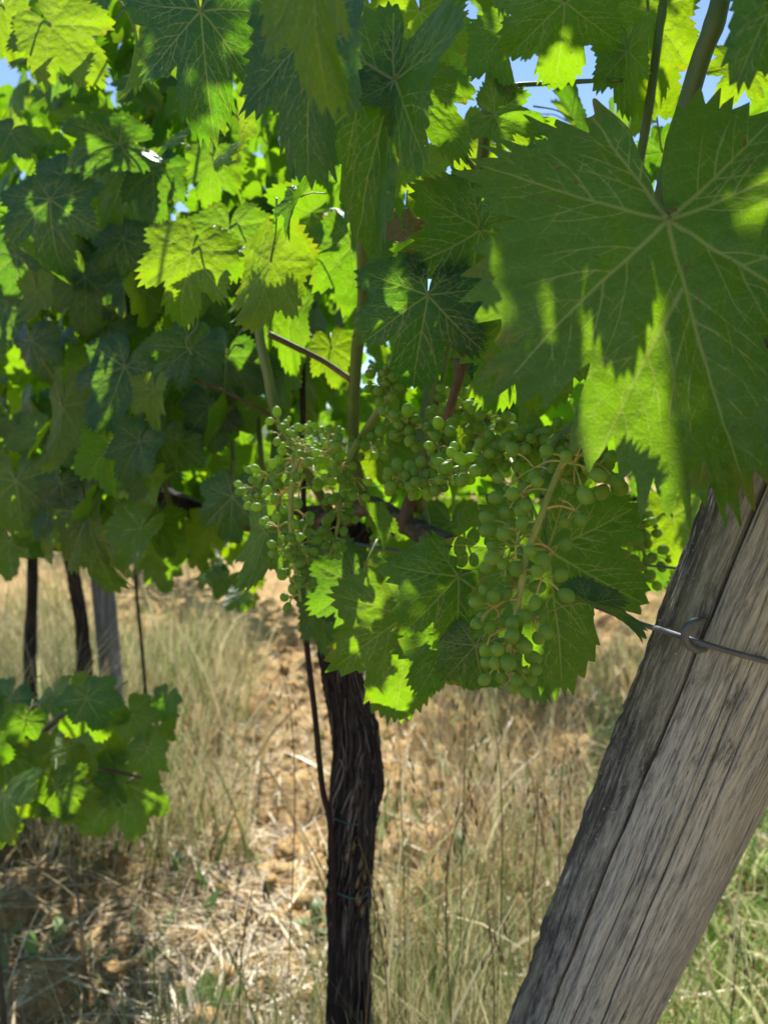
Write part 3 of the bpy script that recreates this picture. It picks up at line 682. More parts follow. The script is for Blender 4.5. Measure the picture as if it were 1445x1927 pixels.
# ---------------------------------------------------------------- hand placed leaves of the near vine
# px, py, length px, depth, angle, tilt, yaw, shape, material, flip, sx, hi, label
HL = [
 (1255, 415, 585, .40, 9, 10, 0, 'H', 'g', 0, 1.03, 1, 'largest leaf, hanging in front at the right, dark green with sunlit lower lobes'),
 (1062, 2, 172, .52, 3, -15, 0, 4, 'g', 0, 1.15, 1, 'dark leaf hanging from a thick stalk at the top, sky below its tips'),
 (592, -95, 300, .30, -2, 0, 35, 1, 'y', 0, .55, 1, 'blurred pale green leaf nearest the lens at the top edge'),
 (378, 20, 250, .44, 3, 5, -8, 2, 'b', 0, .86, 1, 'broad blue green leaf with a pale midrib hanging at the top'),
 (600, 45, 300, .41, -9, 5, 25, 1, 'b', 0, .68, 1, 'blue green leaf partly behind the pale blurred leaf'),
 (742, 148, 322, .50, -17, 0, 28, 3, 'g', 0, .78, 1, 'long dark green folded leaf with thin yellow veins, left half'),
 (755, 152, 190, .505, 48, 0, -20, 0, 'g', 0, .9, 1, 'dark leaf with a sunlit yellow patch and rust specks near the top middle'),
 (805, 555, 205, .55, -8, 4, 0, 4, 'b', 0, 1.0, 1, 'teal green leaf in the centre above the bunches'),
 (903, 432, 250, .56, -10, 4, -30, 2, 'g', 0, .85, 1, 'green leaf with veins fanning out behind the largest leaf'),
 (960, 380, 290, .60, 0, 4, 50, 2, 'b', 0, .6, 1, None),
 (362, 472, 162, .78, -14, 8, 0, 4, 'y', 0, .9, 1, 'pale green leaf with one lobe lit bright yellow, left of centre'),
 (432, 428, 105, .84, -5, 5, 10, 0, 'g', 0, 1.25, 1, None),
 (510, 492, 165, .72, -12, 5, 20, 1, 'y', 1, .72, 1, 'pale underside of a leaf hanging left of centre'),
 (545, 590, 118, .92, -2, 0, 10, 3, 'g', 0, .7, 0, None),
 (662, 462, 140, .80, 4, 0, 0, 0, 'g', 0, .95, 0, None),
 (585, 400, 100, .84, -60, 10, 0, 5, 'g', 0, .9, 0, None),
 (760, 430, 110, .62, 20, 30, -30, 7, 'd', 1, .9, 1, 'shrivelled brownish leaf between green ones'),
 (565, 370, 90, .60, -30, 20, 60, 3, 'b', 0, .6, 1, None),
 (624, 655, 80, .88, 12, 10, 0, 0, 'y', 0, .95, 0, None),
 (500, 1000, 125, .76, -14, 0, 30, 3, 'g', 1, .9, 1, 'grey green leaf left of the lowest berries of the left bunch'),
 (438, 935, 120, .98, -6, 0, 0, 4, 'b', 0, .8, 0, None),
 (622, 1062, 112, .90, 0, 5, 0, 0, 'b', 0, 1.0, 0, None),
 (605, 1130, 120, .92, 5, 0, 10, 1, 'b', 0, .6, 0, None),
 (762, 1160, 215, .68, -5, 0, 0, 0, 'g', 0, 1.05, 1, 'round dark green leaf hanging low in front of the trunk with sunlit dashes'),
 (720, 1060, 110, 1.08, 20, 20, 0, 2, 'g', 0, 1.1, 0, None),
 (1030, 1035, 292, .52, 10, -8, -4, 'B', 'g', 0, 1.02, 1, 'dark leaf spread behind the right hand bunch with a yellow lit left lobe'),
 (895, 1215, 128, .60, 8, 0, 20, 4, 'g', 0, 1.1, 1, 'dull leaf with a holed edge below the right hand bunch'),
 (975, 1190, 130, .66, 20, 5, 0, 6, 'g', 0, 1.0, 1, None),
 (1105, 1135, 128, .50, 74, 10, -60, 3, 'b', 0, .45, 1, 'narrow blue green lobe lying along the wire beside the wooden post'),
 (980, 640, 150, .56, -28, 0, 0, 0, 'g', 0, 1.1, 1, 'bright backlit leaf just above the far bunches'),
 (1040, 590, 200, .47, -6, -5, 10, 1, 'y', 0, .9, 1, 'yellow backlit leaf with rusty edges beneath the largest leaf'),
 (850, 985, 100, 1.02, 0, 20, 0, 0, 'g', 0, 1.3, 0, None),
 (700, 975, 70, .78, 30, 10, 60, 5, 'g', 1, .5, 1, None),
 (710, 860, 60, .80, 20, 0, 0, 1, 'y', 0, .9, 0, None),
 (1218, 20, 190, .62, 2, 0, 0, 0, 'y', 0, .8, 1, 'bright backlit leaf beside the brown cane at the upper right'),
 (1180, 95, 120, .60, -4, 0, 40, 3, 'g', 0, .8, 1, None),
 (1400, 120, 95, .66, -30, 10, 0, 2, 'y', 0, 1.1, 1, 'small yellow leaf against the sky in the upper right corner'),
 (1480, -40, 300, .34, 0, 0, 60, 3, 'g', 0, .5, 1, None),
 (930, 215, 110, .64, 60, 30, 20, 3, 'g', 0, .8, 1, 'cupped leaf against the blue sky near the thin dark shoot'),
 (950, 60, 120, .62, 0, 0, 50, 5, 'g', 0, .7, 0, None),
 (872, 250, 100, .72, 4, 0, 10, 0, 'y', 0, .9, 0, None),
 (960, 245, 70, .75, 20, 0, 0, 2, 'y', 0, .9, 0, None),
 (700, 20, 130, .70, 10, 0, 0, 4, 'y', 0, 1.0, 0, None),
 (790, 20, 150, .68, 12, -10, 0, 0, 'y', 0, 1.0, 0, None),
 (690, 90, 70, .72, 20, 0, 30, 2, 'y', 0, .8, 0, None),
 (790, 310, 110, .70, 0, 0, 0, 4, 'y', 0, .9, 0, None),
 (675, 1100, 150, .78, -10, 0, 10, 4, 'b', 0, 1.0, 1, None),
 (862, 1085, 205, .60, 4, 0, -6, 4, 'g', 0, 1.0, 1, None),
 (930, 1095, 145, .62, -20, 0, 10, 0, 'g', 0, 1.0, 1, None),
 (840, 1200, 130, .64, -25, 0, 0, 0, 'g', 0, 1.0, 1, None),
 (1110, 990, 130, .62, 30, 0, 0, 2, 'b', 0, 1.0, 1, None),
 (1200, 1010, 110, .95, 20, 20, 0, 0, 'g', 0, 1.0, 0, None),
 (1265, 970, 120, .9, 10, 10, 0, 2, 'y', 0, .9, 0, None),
]
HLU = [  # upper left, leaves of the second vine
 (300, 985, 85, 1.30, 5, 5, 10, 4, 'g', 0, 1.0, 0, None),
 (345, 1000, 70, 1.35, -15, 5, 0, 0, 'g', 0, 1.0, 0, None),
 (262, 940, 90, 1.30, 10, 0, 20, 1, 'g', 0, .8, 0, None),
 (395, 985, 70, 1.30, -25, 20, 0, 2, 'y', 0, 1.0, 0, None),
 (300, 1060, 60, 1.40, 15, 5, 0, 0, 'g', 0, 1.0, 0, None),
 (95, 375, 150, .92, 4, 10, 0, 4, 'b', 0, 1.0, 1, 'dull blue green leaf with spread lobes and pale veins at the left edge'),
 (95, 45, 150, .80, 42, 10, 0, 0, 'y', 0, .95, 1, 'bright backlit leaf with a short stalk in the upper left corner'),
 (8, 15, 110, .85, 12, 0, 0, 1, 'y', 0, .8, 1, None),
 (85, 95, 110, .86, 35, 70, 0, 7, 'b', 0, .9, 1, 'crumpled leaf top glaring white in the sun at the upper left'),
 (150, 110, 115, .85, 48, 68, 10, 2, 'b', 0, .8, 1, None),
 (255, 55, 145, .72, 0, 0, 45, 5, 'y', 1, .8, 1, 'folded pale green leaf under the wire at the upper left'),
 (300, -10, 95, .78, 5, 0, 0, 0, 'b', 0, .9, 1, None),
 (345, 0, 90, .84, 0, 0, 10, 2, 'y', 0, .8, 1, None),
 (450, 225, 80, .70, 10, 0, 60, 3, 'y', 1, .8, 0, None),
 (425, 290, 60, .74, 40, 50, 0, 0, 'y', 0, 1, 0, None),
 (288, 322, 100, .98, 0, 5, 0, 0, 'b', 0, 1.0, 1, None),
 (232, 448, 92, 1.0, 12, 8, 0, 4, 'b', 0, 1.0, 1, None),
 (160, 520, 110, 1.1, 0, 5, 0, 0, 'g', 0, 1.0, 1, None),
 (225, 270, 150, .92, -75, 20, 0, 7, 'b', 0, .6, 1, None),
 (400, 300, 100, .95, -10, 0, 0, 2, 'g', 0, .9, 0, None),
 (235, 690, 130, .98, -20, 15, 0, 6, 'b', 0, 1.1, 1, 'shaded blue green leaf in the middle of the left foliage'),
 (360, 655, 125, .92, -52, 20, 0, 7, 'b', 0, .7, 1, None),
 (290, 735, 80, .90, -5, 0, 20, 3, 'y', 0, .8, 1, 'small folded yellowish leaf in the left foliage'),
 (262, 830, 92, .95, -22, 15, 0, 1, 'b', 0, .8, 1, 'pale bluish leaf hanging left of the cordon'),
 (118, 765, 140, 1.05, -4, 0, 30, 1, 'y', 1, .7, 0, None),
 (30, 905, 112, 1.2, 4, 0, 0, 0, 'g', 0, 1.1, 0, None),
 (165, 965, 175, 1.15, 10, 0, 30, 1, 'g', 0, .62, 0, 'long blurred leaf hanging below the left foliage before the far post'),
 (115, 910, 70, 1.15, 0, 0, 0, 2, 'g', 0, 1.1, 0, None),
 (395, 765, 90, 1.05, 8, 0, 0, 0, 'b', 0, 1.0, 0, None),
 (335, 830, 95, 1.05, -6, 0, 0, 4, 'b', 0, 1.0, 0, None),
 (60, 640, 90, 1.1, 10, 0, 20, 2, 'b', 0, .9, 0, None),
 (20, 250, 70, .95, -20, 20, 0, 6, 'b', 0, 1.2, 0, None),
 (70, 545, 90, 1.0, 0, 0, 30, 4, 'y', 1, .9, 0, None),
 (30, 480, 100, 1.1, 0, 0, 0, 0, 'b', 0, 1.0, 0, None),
]
SHAPES_X = {'H': dict(fold=.03, droop=.03, wave=.035, wn=4, bend=.12, sinus=1.45, teeth=.15, ts=3.7, quilt=.010,
        left=([0, 4, 9.5, 19, 21.6, 26, 31.7, 34.5, 37, 42, 56.7, 64, 71, 82, 90, 99, 105, 113, 123, 130, 135, 143, 155, 164, 172, 177, 180],
              [1.0, .885, .93, .89, .78, .80, .86, .70, .53, .72, .775, .62, .677, .643, .59, .50, .58, .655, .60, .58, .46, .56, .40, .50, .30, .15, .05]),
        veins=((0, .93), (-36.5, .62), (47, .74), (-56, .70), (100, .60), (-113, .60), (125, .55), (-161, .44))), 'B': dict(fold=.06, droop=.05, wave=.045, wn=4, bend=.15, sinus=1.5, teeth=.13)}
for k, kw in SHAPES_X.items():
    LEAFDATA[('a', k, True)] = leaf_arrays({'H': 5, 'B': 9}[k], na=900 if k == 'H' else 760, nr=220 if k == 'H' else 150, **kw)
V2 = vine((at(170, 1200, 2.6).x, at(170, 1200, 2.6).y, 0), 'second grapevine from the wooden post, its shaded leaves filling the upper left')
for parent, LST in ((V1, HL), (V2, HLU)):
    for k, (px, py, s, d, a, tl, yw, shp, m, fl, sx, hi, lab) in enumerate(LST):
        put_leaf(parent, local(parent, cam_leaf(px, py, s, d, a, tl, yw, bool(fl), sx)), shp, m, bool(hi), lab)

def ground_pt(px, py):
    v = at(px, py, 1) - CP; return CP + v * (CAM_H / -v.z)
# ---------------------------------------------------------------- random canopy, then leaves added only to cast shade
ZONES = [(430, 620, 1500, 2000, 1.0), (330, 860, 640, 1300, 1.6), (560, -80, 1500, 1150, .72), (-60, -80, 560, 1000, 1.0),
         (615, 60, 730, 215, 99), (960, 165, 1130, 225, 99), (850, 230, 950, 320, 99), (1330, -60, 1500, 110, 99), (322, 388, 368, 436, 99)]
LITP = [(60, 1450, 1.15), (150, 1430, 1.15), (220, 1460, 1.15), (110, 1390, 1.15), (30, 1500, 1.15), (500, 880, .7), (600, 900, .71), (510, 960, .71), (590, 1000, .72), (560, 1080, .7), (520, 800, .71), (480, 900, .7), (640, 900, .75), (920, 860, .8), (820, 720, .8), (1240, 870, .40), (1205, 810, .40), (1150, 800, .40), (1130, 520, .40), (1135, 560, .40), (1070, 650, .40), (1200, 590, .40), (290, 440, .78), (560, 480, .74), (550, 900, .70), (552, 960, .7), (555, 1040, .7), (565, 1110, .7), (540, 850, .7),
        (850, 1150, .5), (870, 1110, .5), (835, 240, .5), (120, 30, .8), (180, 100, .8), (20, 80, .85), (110, 110, .86), (190, 150, .85), (630, 670, .88), (960, 740, .56), (900, 720, .56), (1040, 700, .47),
        (880, 800, .8), (850, 760, .8), (940, 820, .8), (640, 520, .8), (60, 20, 1.0), (330, 300, 1.0), (500, 260, .95), (440, 330, 1.0), (520, 330, .9), (610, 620, .95), (700, 830, .9), (540, 640, .9), (430, 1100, 1.55), (465, 1112, 1.55), (400, 1080, 1.55), (500, 30, .8), (700, 130, .75), (690, 330, .8), (800, 330, .75), (1240, 130, .62), (1400, 90, .66), (760, 40, .68), (960, 270, .75), (420, 300, .74), (1225, 1000, .9)]
LITR = [at(*p) for p in LITP]
def blocks(c, r):
    for P in LITR:
        v = c - P; k = v.dot(sdir)
        if k > .02 and (v - sdir * k).length < r: return True
    return False
def canopy(t0, t1, n, seed, z0=.90, z1=1.62, wid=.24, smin=.044, smax=.088, origin=None, base=None, filt=True):
    g = np.random.default_rng(seed); out = []
    base = base or row
    while len(out) < n:
        n -= .02
        t = g.uniform(t0, t1); off = g.uniform(-1, 1) * wid; z = z0 + (z1 - z0) * g.uniform(0, 1) ** 1.05
        if abs(off) < wid * .35 and g.uniform() < .35: continue
        J = base(t, off, z); s = g.uniform(smin, smax) * (1 if z < 1.4 else .85)
        side = 1 if off > 0 else -1
        el = g.uniform(-.1, 1.0); az = g.normal(0, .95)
        out_n = (RN * side * math.cos(az) + RD * math.sin(az)) * math.cos(el) + Vector((0, 0, math.sin(el)))
        tip = Vector((0, 0, -1)) + RN * side * g.uniform(0, .5) + RD * g.normal(0, .45) + RN * g.normal(0, .2)
        M = leaf_matrix(J, tip, out_n, s, g.uniform(.85, 1.15))
        c = J + Vector((0, 0, -s * .5)); px, py, d = proj(c)
        if filt:
            mg = s * .5 / max(d, .05) * F
            if d > .02 and any(a - mg * .6 < px < b + mg * .6 and e - mg < py < f + mg and d < dm for a, e, b, f, dm in ZONES): continue
            if (J - CP).length < .38 or blocks(c, s * .78): continue
        vis = -80 < px < 1525 and -80 < py < 1300 and d > 0
        out.append((M, px, py, d, vis, s / max(d, .05) if vis else 0))
    return out
def fill(parent, leaves, nmax, mats='ggbby', bunch=True):
    leaves = sorted(leaves, key=lambda l: -l[5]); g = random.Random(len(leaves))
    for k, l in enumerate(leaves[:nmax]):
        put_leaf(parent, local(parent, l[0]), g.randrange(8), g.choice(mats), False)
    rest = leaves[nmax:]; g.shuffle(rest)
    if rest: mass('foliage', [local(parent, l[0]) for l in rest], parent, M_LEAF, LOW)
def shoots(parent, t0, t1, n, seed, z0=.88, z1=1.65, avoid=True, base=None):
    g = random.Random(seed); base = base or row; mb = MB()
    k = 0
    for i in range(n):
        t = t0 + (t1 - t0) * (i + g.random()) / n; o = g.uniform(-.05, .05); P = []; oo = o
        for z in np.linspace(z0, z1 + g.uniform(-.15, .1), 6):
            P.append(base(t, oo, z)); t += g.uniform(-.04, .04); oo += g.uniform(-.05, .05)
        if avoid and any((-40 < q[0] < 1500 and -40 < q[1] < 1300 and 0 < q[2] < .85) or q[2] < .3 for q in (proj(p) for p in P)): continue
        b = LMB(); b.add(*tube(P, [.0045, .004, .003, .002], 8, 24)); b.build('shoot', M_SHOOT, parent)
DARKP = [(px, py, .40) for px in range(880, 1500, 32) for py in range(100, 1000, 36)] + [(px, py, .5) for px in range(590, 900, 40) for py in range(120, 480, 45)] + [(px, py, .5) for px in range(960, 1190, 40) for py in range(0, 170, 40)]
DARKP += [(px, py, .30) for px in range(510, 670, 40) for py in range(0, 190, 40)]
DARKP += [(px, py, .44) for px in range(290, 660, 40) for py in range(0, 330, 45)] + [(px, py, .55) for px in range(680, 960, 40) for py in range(480, 740, 45)] + [(px, py, .44) for px in range(900, 1180, 45) for py in range(830, 1300, 50)]
DARKP += [(px, py, .6) for px in range(640, 1200, 45) for py in range(780, 1350, 50)] + [(px, py, .66) for px in range(1100, 1460, 50) for py in range(1000, 1927, 80)]
g = np.random.default_rng(77); shade = []
def covered(P):
    for c, r in shade:
        v = c - P; k = v.dot(sdir)
        if k > .02 and (v - sdir * k).length < r * .52: return True
    return False
DARKP += [(px, py, .92) for px in range(0, 240, 40) for py in range(290, 600, 45)]
targets = [at(*p) for p in DARKP]
for px in range(-40, 380, 26):
    for py in range(1560, 1960, 26):
        if g.uniform() < .8 and px < 330 - 40 * math.sin(py * .02): targets.append(ground_pt(px, py))
for px, py in ((370, 1420), (400, 1460), (350, 1480), (840, 1470), (880, 1490), (920, 1480), (450, 1660), (520, 1440), (560, 1790), (420, 1240), (600, 1700), (1080, 1440), (1000, 1400)): targets.append(ground_pt(px, py))
NC = [0]
for q in range(110): targets.append(ground_pt(g.uniform(60, 640), g.uniform(1150, 1650)))
for P in targets:
    if covered(P): continue
    low = P.z < .1; k0 = (.95 - P.z) / sdir.z if low else .12; k1 = (1.95 - P.z) / sdir.z if low else 1.7
    for _ in range(160):
        s_ = g.uniform(.035, .085); c = P + sdir * g.uniform(k0, k1) + Vector(g.normal(0, .012, 3)); q = proj(c); m_ = s_ * 1.1 / max(q[2], .05) * F
        infr = q[2] > 0 and -m_ < q[0] < 1445 + m_ and q[1] > -m_
        if (c - CP).length < .3 or c.z > 2.15 or (infr and (q[2] < (1.15 if q[0] < 560 else .82) or any(a - m_ < q[0] < b + m_ and e - m_ < q[1] < f + m_ for a, e, b, f, dm in ZONES[4:]) or q[1] > 880)): continue
        if abs((c - row(0)).dot(RN)) > .52: continue
        if blocks(c, s_ * .75): continue
        shade.append((c, s_)); break
    else: NC[0] += 1
SH = []
for c, s_ in shade:
    nr_ = sdir + Vector(g.normal(0, .35, 3)); tp = Vector((0, -.3, -1)) + Vector(g.normal(0, .4, 3)); tp.normalize()
    SH.append(leaf_matrix(c - tp * s_ * .4, tp, nr_, s_, 1.0))
print('shade leaves', len(SH), 'uncovered', NC[0], 'of', len(targets))
mass('foliage', [local(V1, m) for m in SH], V1, M_LEAF, LOW)  # added leaves, mostly out of view, placed sunward of chosen spots to shade them
fill(V1, canopy(-.75, .92, 620, 1, z1=1.72), 100 - len(HL))
shoots(V1, -.5, .9, 9, 3)
c2 = canopy(.80, 1.78, 760, 2, z0=.86, z1=1.75, wid=.28) + canopy(.3, 1.2, 160, 22, z0=.95, z1=1.7, wid=.3)
fill(V2, c2, 100 - len(HLU)); shoots(V2, .9, 1.7, 8, 4)
b2 = at(170, 1200, 2.6); mb = LMB(); mb.add(*tube([(b2.x, b2.y, -.05), at(155, 1200, 2.6), at(138, 1080, 2.55), at(125, 985, 2.5), at(170, 930, 2.2)], [.026, .021, .019, .019, .017], 40, 100, barkd(15))); mb.build('trunk', M_BARK, V2)
mb = LMB(); mb.add(*tube([at(150, 935, 2.3), at(230, 935, 1.6), at(290, 932, 1.5), at(340, 950, 1.42), at(388, 968, 1.36)], [.016, .019, .02, .017, .012], 40, 90, barkd(16))); mb.build('cordon', M_BARK, V2)
# low sunlit shoot of the second vine, seen under the canopy
g = random.Random(8)
for k, (px, py, s, m, tl) in enumerate([(395, 1075, 52, 'b', 55), (430, 1085, 60, 'b', 60), (450, 1120, 48, 'b', 50), (470, 1125, 30, 'y', 30), (400, 1020, 45, 'y', 40), (350, 1010, 55, 'b', 40), (370, 1040, 45, 'y', 20), (330, 1030, 50, 'g', 10), (295, 1030, 55, 'g', 20), (420, 1010, 40, 'y', 10), (260, 1010, 60, 'g', 0), (480, 1090, 30, 'y', 20)]):
    put_leaf(V2, local(V2, cam_leaf(px, py, s, 1.55 + g.uniform(-.1, .1), g.uniform(-50, 50), tl + 4, g.uniform(-14, 14))), g.randrange(8), m, False)

far_lab = 'grapevine farther along the row, behind the blue grey post'
def far_vine(base, t, seed, n, label, group, parts=True, z0=.86, z1=1.8, lowd=True):
    b = base(t, 0, 0); v = vine((b.x, b.y, 0), label, group)
    g = random.Random(seed); mb = LMB()
    mb.add(*tube([(b.x, b.y, -.05), (b.x + g.uniform(-.03, .03), b.y, .35), (b.x + g.uniform(-.05, .05), b.y, .7), base(t, 0, .86)], [.024, .018, .016, .016], 20, 30, barkd(seed))); mb.build('trunk', M_BARK, v)
    mb = LMB(); mb.add(*tube([base(t - .4, 0, .87), base(t, 0, .88), base(t + .4, 0, .87)], [.008, .017, .008], 12, 20, barkd(seed))); mb.build('cordon', M_BARK, v)
    lv = canopy(t - .48, t + .48, n, seed, z0=z0, z1=z1, wid=.26, base=base, filt=False)
    mass('foliage', [local(v, l[0]) for l in lv], v, M_LEAF, LOW if lowd else VLOW)
    return v
for k in range(5):
    far_vine(row, 2.2 + .92 * k, 100 + k, 420, ['third', 'fourth', 'fifth', 'sixth', 'seventh'][k] + ' grapevine of the near row from the wooden post' + (', bare dark trunk' if k == 0 else ''), 'grapevines farther along the near row', lowd=k < 2)
def row2(t, off=0, z=0): return row(t, off + 2.3, z)
for k in range(12):
    far_vine(row2, -.4 + .95 * k, 200 + k, 300, ['first', 'second', 'third', 'fourth', 'fifth', 'sixth', 'seventh', 'eighth', 'ninth', 'tenth', 'eleventh', 'twelfth'][k] + ' sunlit grapevine of the next row from behind the wooden post', 'grapevines of the next row', z0=.55 if k < 3 else .42, z1=1.5 if k<2 else 1.6, lowd=k < 3)

# low leafy vine at the lower left
V0 = vine(tuple(Vector((-.62, 1.28, 0))), 'low leafy young vine standing in the shade at the lower left edge')
mb = LMB(); mb.add(*tube([(-.62, 1.28, -.03), at(-20, 1500, 1.3), at(60, 1400, 1.28), at(150, 1330, 1.26), at(250, 1350, 1.22)], [.006, .005, .004, .002], 8, 30)); mb.build('stem', M_CANE, V0)
mb = LMB(); mb.add(*tube([at(-20, 1500, 1.3), at(90, 1440, 1.26), at(200, 1450, 1.22), at(290, 1470, 1.2)], [.004, .003, .002], 8, 30)); mb.build('stem', M_CANE, V0)
g = random.Random(31)
LL = [(30, 1540, 80, 'y'), (80, 1500, 80, 'y'), (30, 1490, 95, 'y'), (140, 1400, 80, 'y'), (300, 1300, 45, 'b'), (330, 1330, 40, 'g'), (210, 1360, 80, 'y'), (20, 1300, 90, 'b'), (90, 1290, 80, 'g'), (150, 1300, 90, 'b'), (60, 1340, 90, 'g'), (190, 1315, 90, 'g'), (250, 1330, 80, 'g'), (130, 1380, 100, 'y'), (20, 1400, 100, 'g'), (240, 1460, 112, 'g'),
      (180, 1420, 100, 'y'), (80, 1440, 100, 'y'), (20, 1480, 110, 'y'), (120, 1470, 90, 'g'), (280, 1400, 70, 'g'), (-20, 1370, 90, 'g'), (170, 1480, 80, 'y'), (60, 1390, 60, 'y'), (290, 1360, 60, 'g'), (-10, 1330, 90, 'b'), (110, 1340, 80, 'g')]  # yellow-green picks put a backlit glow into these leaves' colour
for k, (px, py, s, m) in enumerate(LL):
    put_leaf(V0, local(V0, cam_leaf(px + g.uniform(-15, 15), py + 14, s * g.uniform(.6, 1.15), 1.08 + .03 * (k % 9), g.uniform(-60, 60), g.uniform(-10, 65), g.uniform(-35, 35), False, g.uniform(.8, 1.1))), g.choice([0, 2, 4, 6]), m, False)

# ---------------------------------------------------------------- grape bunches
def sphere(nu, nv, el=1.12):
    V = [(0, 0, el)]
    for i in range(1, nv):
        a = math.pi * i / nv
        for j in range(nu): b = 2 * math.pi * j / nu; V.append((math.sin(a) * math.cos(b), math.sin(a) * math.sin(b), math.cos(a) * el))
    V.append((0, 0, -el - .05)); Q = []; T = []
    for i in range(nv - 2):
        for j in range(nu): a = 1 + i * nu; Q.append((a + j, a + nu + j, a + nu + (j + 1) % nu, a + (j + 1) % nu))
    for j in range(nu): T.append((0, 1 + j, 1 + (j + 1) % nu)); l = 1 + (nv - 2) * nu; T.append((l + (j + 1) % nu, l + j, len(V) - 1))
    return np.array(V), Q, T
sv, sq, st_ = sphere(20, 14)
BME = [mk_mesh('berry', sv * [1, 1, e], sq, st_, mat=M_BERRY) for e in (.98, 1.08, 1.16)]
def bunch(label, pts, wid, n, rpx, seed, spread=1.0, depth=.8, arms=None, rj=.18, stem=.0022, hang=.4):
    g = np.random.default_rng(seed); C = catmull([at(*p) for p in pts], 60); d0 = np.mean([p[2] for p in pts])
    br = rpx * d0 / F
    b = empty('grape_bunch'); b.parent = V1; o = C[0]; b.location = Vector(o) - V1.location; W0 = V1.location + b.location
    if label: b['label'] = label
    mb = MB(); mb.add(*tube([p for p in C[::6]] + [C[-1]], [stem, stem * .9, stem * .45], 10, 50, lambda a, l: .12 * vnoise(l * 300, np.cos(a), 0, 3)))
    pos = []; tips = []
    nb = max(7, n // 5)
    for k in range(nb):
        s = (k + .5) / nb; i = int(s * 59); wpx = np.interp(s, np.linspace(0, 1, len(wid)), wid); L = wpx * d0 / F
        a = k * 2.4 + g.uniform(-.5, .5); dr = RT * math.cos(a) + FW * math.sin(a) * depth - UP * g.uniform(-.1, hang)
        Lk = L * g.uniform(.55, .95); tip = Vector(C[i]) + dr * Lk * .62
        mid = (Vector(C[i]) + tip) / 2 + UP * .002
        mb.add(*tube([C[i], mid, tip], [stem * .42, stem * .32, stem * .28], 6, 8, None, False), A=float(g.uniform()))
        tips.append((tip, Lk, Vector(C[i]), dr))
    tries = 0
    while len(pos) < n and tries < n * 60:
        tries += 1; tip, Lk, c0, dr = tips[g.integers(nb)]
        v = g.normal(0, 1, 3); v /= np.linalg.norm(v); rr = br * g.uniform(.82, 1.15) if g.uniform() > .09 else br * g.uniform(.35, .6)
        p = np.array(tip) + v * (Lk * .38 + br * 1.3) * g.uniform(.75, 1.1) + np.array(dr) * Lk * .1
        if all(np.linalg.norm(p - q) > (rr + r2) * .94 for q, r2, _, _ in pos): pos.append((p, rr, tip, v))
    for p, rr, tip, v in pos:
        dv = (np.array(tip) - p); dv /= np.linalg.norm(dv) + 1e-9; e = p + dv * rr * .95
        mid = (np.array(tip) + e) / 2 + np.array([0, 0, .0012])
        mb.add(*tube([tip, mid, e], [stem * .2, stem * .2, stem * .34], 6, 7, None, False), A=float(g.uniform()))
    me = mb.mesh('rachis', M_RACH); me.transform(Matrix.Translation(-W0)); link('stalk', me, b)
    for p, rr, tip, v in pos:
        dv = Vector(np.array(tip) - p).normalized(); q = dv.to_track_quat('Z', 'Y')
        M = Matrix.Translation(Vector(p) - W0) @ q.to_matrix().to_4x4() @ Matrix.Scale(rr, 4)
        link('berry', BME[int(g.integers(3))], b, M)
    return b
bunch('front bunch at the right, largest pale green berries hanging over a dark leaf', [(1075, 850, .43), (1045, 900, .425), (1015, 980, .42), (990, 1050, .42), (975, 1140, .42), (960, 1215, .42), (952, 1285, .42)], [150, 148, 122, 104, 94, 80, 46], 99, 12.8, 1, stem=.0020)
bunch('shoulder of dark berries beneath the largest leaf', [(1040, 820, .47), (1080, 850, .46), (1120, 880, .455), (1160, 905, .45)], [50, 50, 40, 30], 26, 14, 2)
bunch('loose left bunch with yellow sunlit berries hanging lowest', [(572, 850, .70), (556, 880, .70), (547, 940, .70), (550, 1010, .70), (556, 1070, .70), (566, 1132, .70)], [92, 88, 74, 58, 38, 26], 90, 8.4, 3, stem=.0030)
bunch('upper shoulder of the left bunch with tiny berries', [(585, 860, .72), (560, 840, .71), (535, 815, .71), (522, 785, .70)], [36, 40, 34, 26], 34, 7.5, 4, stem=.0022, hang=.1)
bunch('slender bunch with small dull berries right of the sunlit left bunch', [(672, 830, .76), (650, 880, .75), (640, 940, .74), (636, 990, .74), (624, 1035, .74)], [56, 50, 42, 38, 30], 62, 8.2, 5, stem=.0028)
bunch('small dark tuft of tiny buds left of the slender bunch', [(650, 840, .78), (615, 815, .78), (575, 800, .78)], [34, 30, 24], 28, 6.0, 6, stem=.002)
bunch('bunch lying sideways with dark green berries beside the front bunch', [(1020, 810, .54), (950, 845, .54), (890, 870, .54), (820, 900, .54), (750, 905, .54)], [54, 60, 62, 56, 42], 98, 10.8, 7, stem=.0024, hang=.25)
bunch('dark berries against the light just below the teal leaf', [(735, 790, .62), (790, 800, .61), (830, 840, .60), (865, 880, .60)], [52, 56, 50, 38], 58, 10, 8)
bunch('far bunch lit bright yellow green behind the dark ones', [(860, 740, .80), (880, 780, .80), (895, 830, .80), (890, 880, .80)], [75, 85, 75, 50], 90, 9.5, 9)
bunch('few dark berries hanging under the teal leaf', [(725, 690, .66), (722, 715, .66), (715, 745, .66)], [28, 32, 22], 20, 9, 10, stem=.0015)
bunch('shaded bunch of tiny berries left of the sunlit left bunch', [(520, 870, .82), (500, 910, .82), (480, 950, .82)], [50, 46, 34], 44, 7, 11, stem=.002)
bunch('blurred bunch between the front leaf and the wooden post', [(1190, 950, .82), (1200, 1000, .82), (1215, 1060, .82), (1205, 1110, .82)], [30, 40, 38, 30], 50, 9, 12, stem=.002)

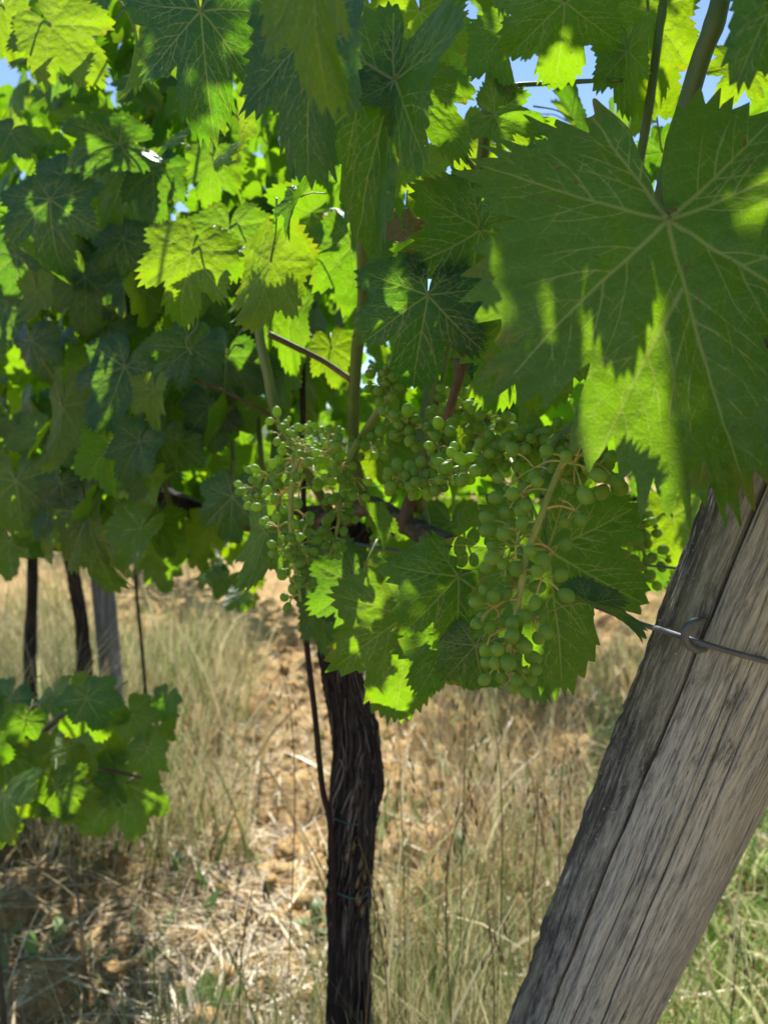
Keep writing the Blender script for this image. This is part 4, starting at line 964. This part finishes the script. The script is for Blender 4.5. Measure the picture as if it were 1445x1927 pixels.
# ================================================================== weeds and stalks
def weed(px, py, d, spec, label):
    b = at(px, py, d); root = tag(empty('weed', (b.x, b.y, 0)), label, 'weed')
    mbs = MB(); z = b.z; t = root
    for (ang, L, wd, rise) in spec:
        a = math.radians(ang); P = catmull([(0, 0, .0), (math.cos(a) * L * .3, math.sin(a) * L * .3, rise * .8), (math.cos(a) * L, math.sin(a) * L, rise)], 14)
        mb = MB(); u = np.linspace(0, 1, 14); ww = wd * np.sin(np.pi * np.clip(u * .8 + .18, 0, 1)) ** .8 * (u > .25) + .002
        s = np.array([-math.sin(a), math.cos(a), 0]); rows = [P + s * ww[:, None] * q + np.array([0, 0, 1]) * (abs(q) * .12 * ww)[:, None] for q in (-1, -.5, 0, .5, 1)]
        V = np.stack(rows, 1).reshape(-1, 3); i = np.arange(13)[:, None] * 5; j = np.arange(4)[None]
        mb.add(V, np.stack([i + j, i + j + 1, i + 6 + j, i + 5 + j], -1).reshape(-1, 4)); mb.build('leaf', M_WEED, root)
    mbs.add(*tube([(0, 0, -.01), (.003, 0, .03), (0, 0, .06)], .002, 6)); mbs.build('stem', M_SHOOT, root)
def ground_pt(px, py):
    v = at(px, py, 1) - CP; return CP + v * (CAM_H / -v.z)
def weed_at(px, py, spec, label):
    p = ground_pt(px, py); q = proj(p); weed(px, py, q[2], spec, label)
wl = tag(empty('weed', tuple(Vector((at(385, 1920, 1.42).x, at(385, 1920, 1.42).y, 0)))), 'pale green broad leaved weed in the sun at the bottom edge', 'weed')
for px, py, s_, a, tl in ((372, 1905, 66, 165, -50), (425, 1900, 52, 130, -55), (345, 1925, 48, 215, -55)):
    link('leaf', leaf_mesh(6, 'w'), wl, local(wl, cam_leaf(px, py, s_, 1.42, a, tl, 0, False, 1.1)))
mb = LMB(); mb.add(*tube([wl.location, at(395, 1960, 1.42), at(380, 1910, 1.43)], .002, 6, 12)); mb.build('stem', M_SHOOT, wl)
weed_at(595, 1770, [(0, .05, .012, .06), (90, .05, .012, .07), (200, .05, .012, .05), (300, .05, .012, .04)], 'small round leaved weed just left of the near vine trunk')
weed_at(50, 1660, [(20, .05, .02, .03), (140, .05, .02, .03), (260, .05, .02, .03)], 'small weed in the shade under the low young vine')
weed_at(870, 1690, [(90, .06, .012, .14), (40, .05, .01, .11), (150, .05, .01, .09)], 'bright green sprig among the dry stalks in the middle')
def oat(px, py0, py1, d, lean, label, mat=M_STRAW, n=9, r=.0011):
    top = at(px + lean, py1, d); p0 = at(px, py0, d); base = Vector((p0.x, p0.y, 0))
    root = tag(empty('wild_oat', base), label, 'grass stalk', 'tall grass stalks in front of the grass alley')
    mb = MB(); kx = random.Random(px * 7).uniform(-.035, .035); P = [Vector((kx, 0, -.01)), (p0 - base) * .5 + Vector((kx * .4, 0, 0)), (p0 - base), (p0 - base).lerp(top - base, .6), (top - base) + Vector((kx * .6, 0, -.012))]
    mb.add(*tube(P, [r, r, r * .8, r * .5], 6, 24)); mb.build('stem', mat, root)
    C = catmull(P, 40); g = random.Random(px); mb = MB()
    for k in range(n):
        c = C[39 - int(k * 1.7)]; a = g.uniform(0, 6.28); L = g.uniform(.008, .022)
        e = Vector(c) + Vector((math.cos(a) * L, math.sin(a) * L, -L * .6)); f = e + Vector((math.cos(a) * .003, 0, -g.uniform(.010, .018)))
        mb.add(*tube([c, (Vector(c) + e) / 2 + Vector((0, 0, .003)), e], .0004, 4, 6)); mb.add(*tube([e, (e + f) / 2, f], [.0005, .0019, .0002], 6, 7))
    tag(mb.build('spikelets', mat, root), kind='stuff')
for px, y0, y1, d, ln, lab, m in ((1052, 1600, 1380, 1.25, 6, 'grass stalk with a pointed ear left of the wooden post', M_GRASS), (945, 1620, 1330, 1.15, -8, 'grass stalk with drooping ear below the right hand bunch', M_GRASS), (868, 1650, 1300, 1.2, 10, 'bluish grass stalk reaching the hanging leaves', M_GRASS),
                                  (1000, 1700, 1450, 1.1, 20, 'dry grass stalk leaning toward the wooden post', M_STRAW), (760, 1650, 1400, 1.2, -10, 'dry grass stalk just right of the near vine trunk', M_STRAW), (840, 1750, 1480, 1.0, 14, 'dry stalk with a pale ear in the middle of the grass', M_STRAW),
                                  (555, 1500, 1230, 1.3, -14, 'dry oat stalk left of the rusty stake', M_STRAW), (930, 1927, 1700, .95, -6, 'pale ear of dry grass near the bottom', M_STRAW), (730, 1900, 1560, .98, -40, 'dry stalk crossing in front of the near vine trunk', M_STRAW), (690, 1900, 1600, .96, 26, 'bent brown stalk leaning on the near vine trunk', M_STRAW),
                                  (1375, 1927, 1720, 1.15, 20, 'reddish grass stalk on the lawn right of the wooden post', M_CANE), (450, 1900, 1650, 1.15, 16, 'dry stalk over the bare soil left of the trunk', M_STRAW)):
    oat(px, y0, y1, d, ln, lab, m)
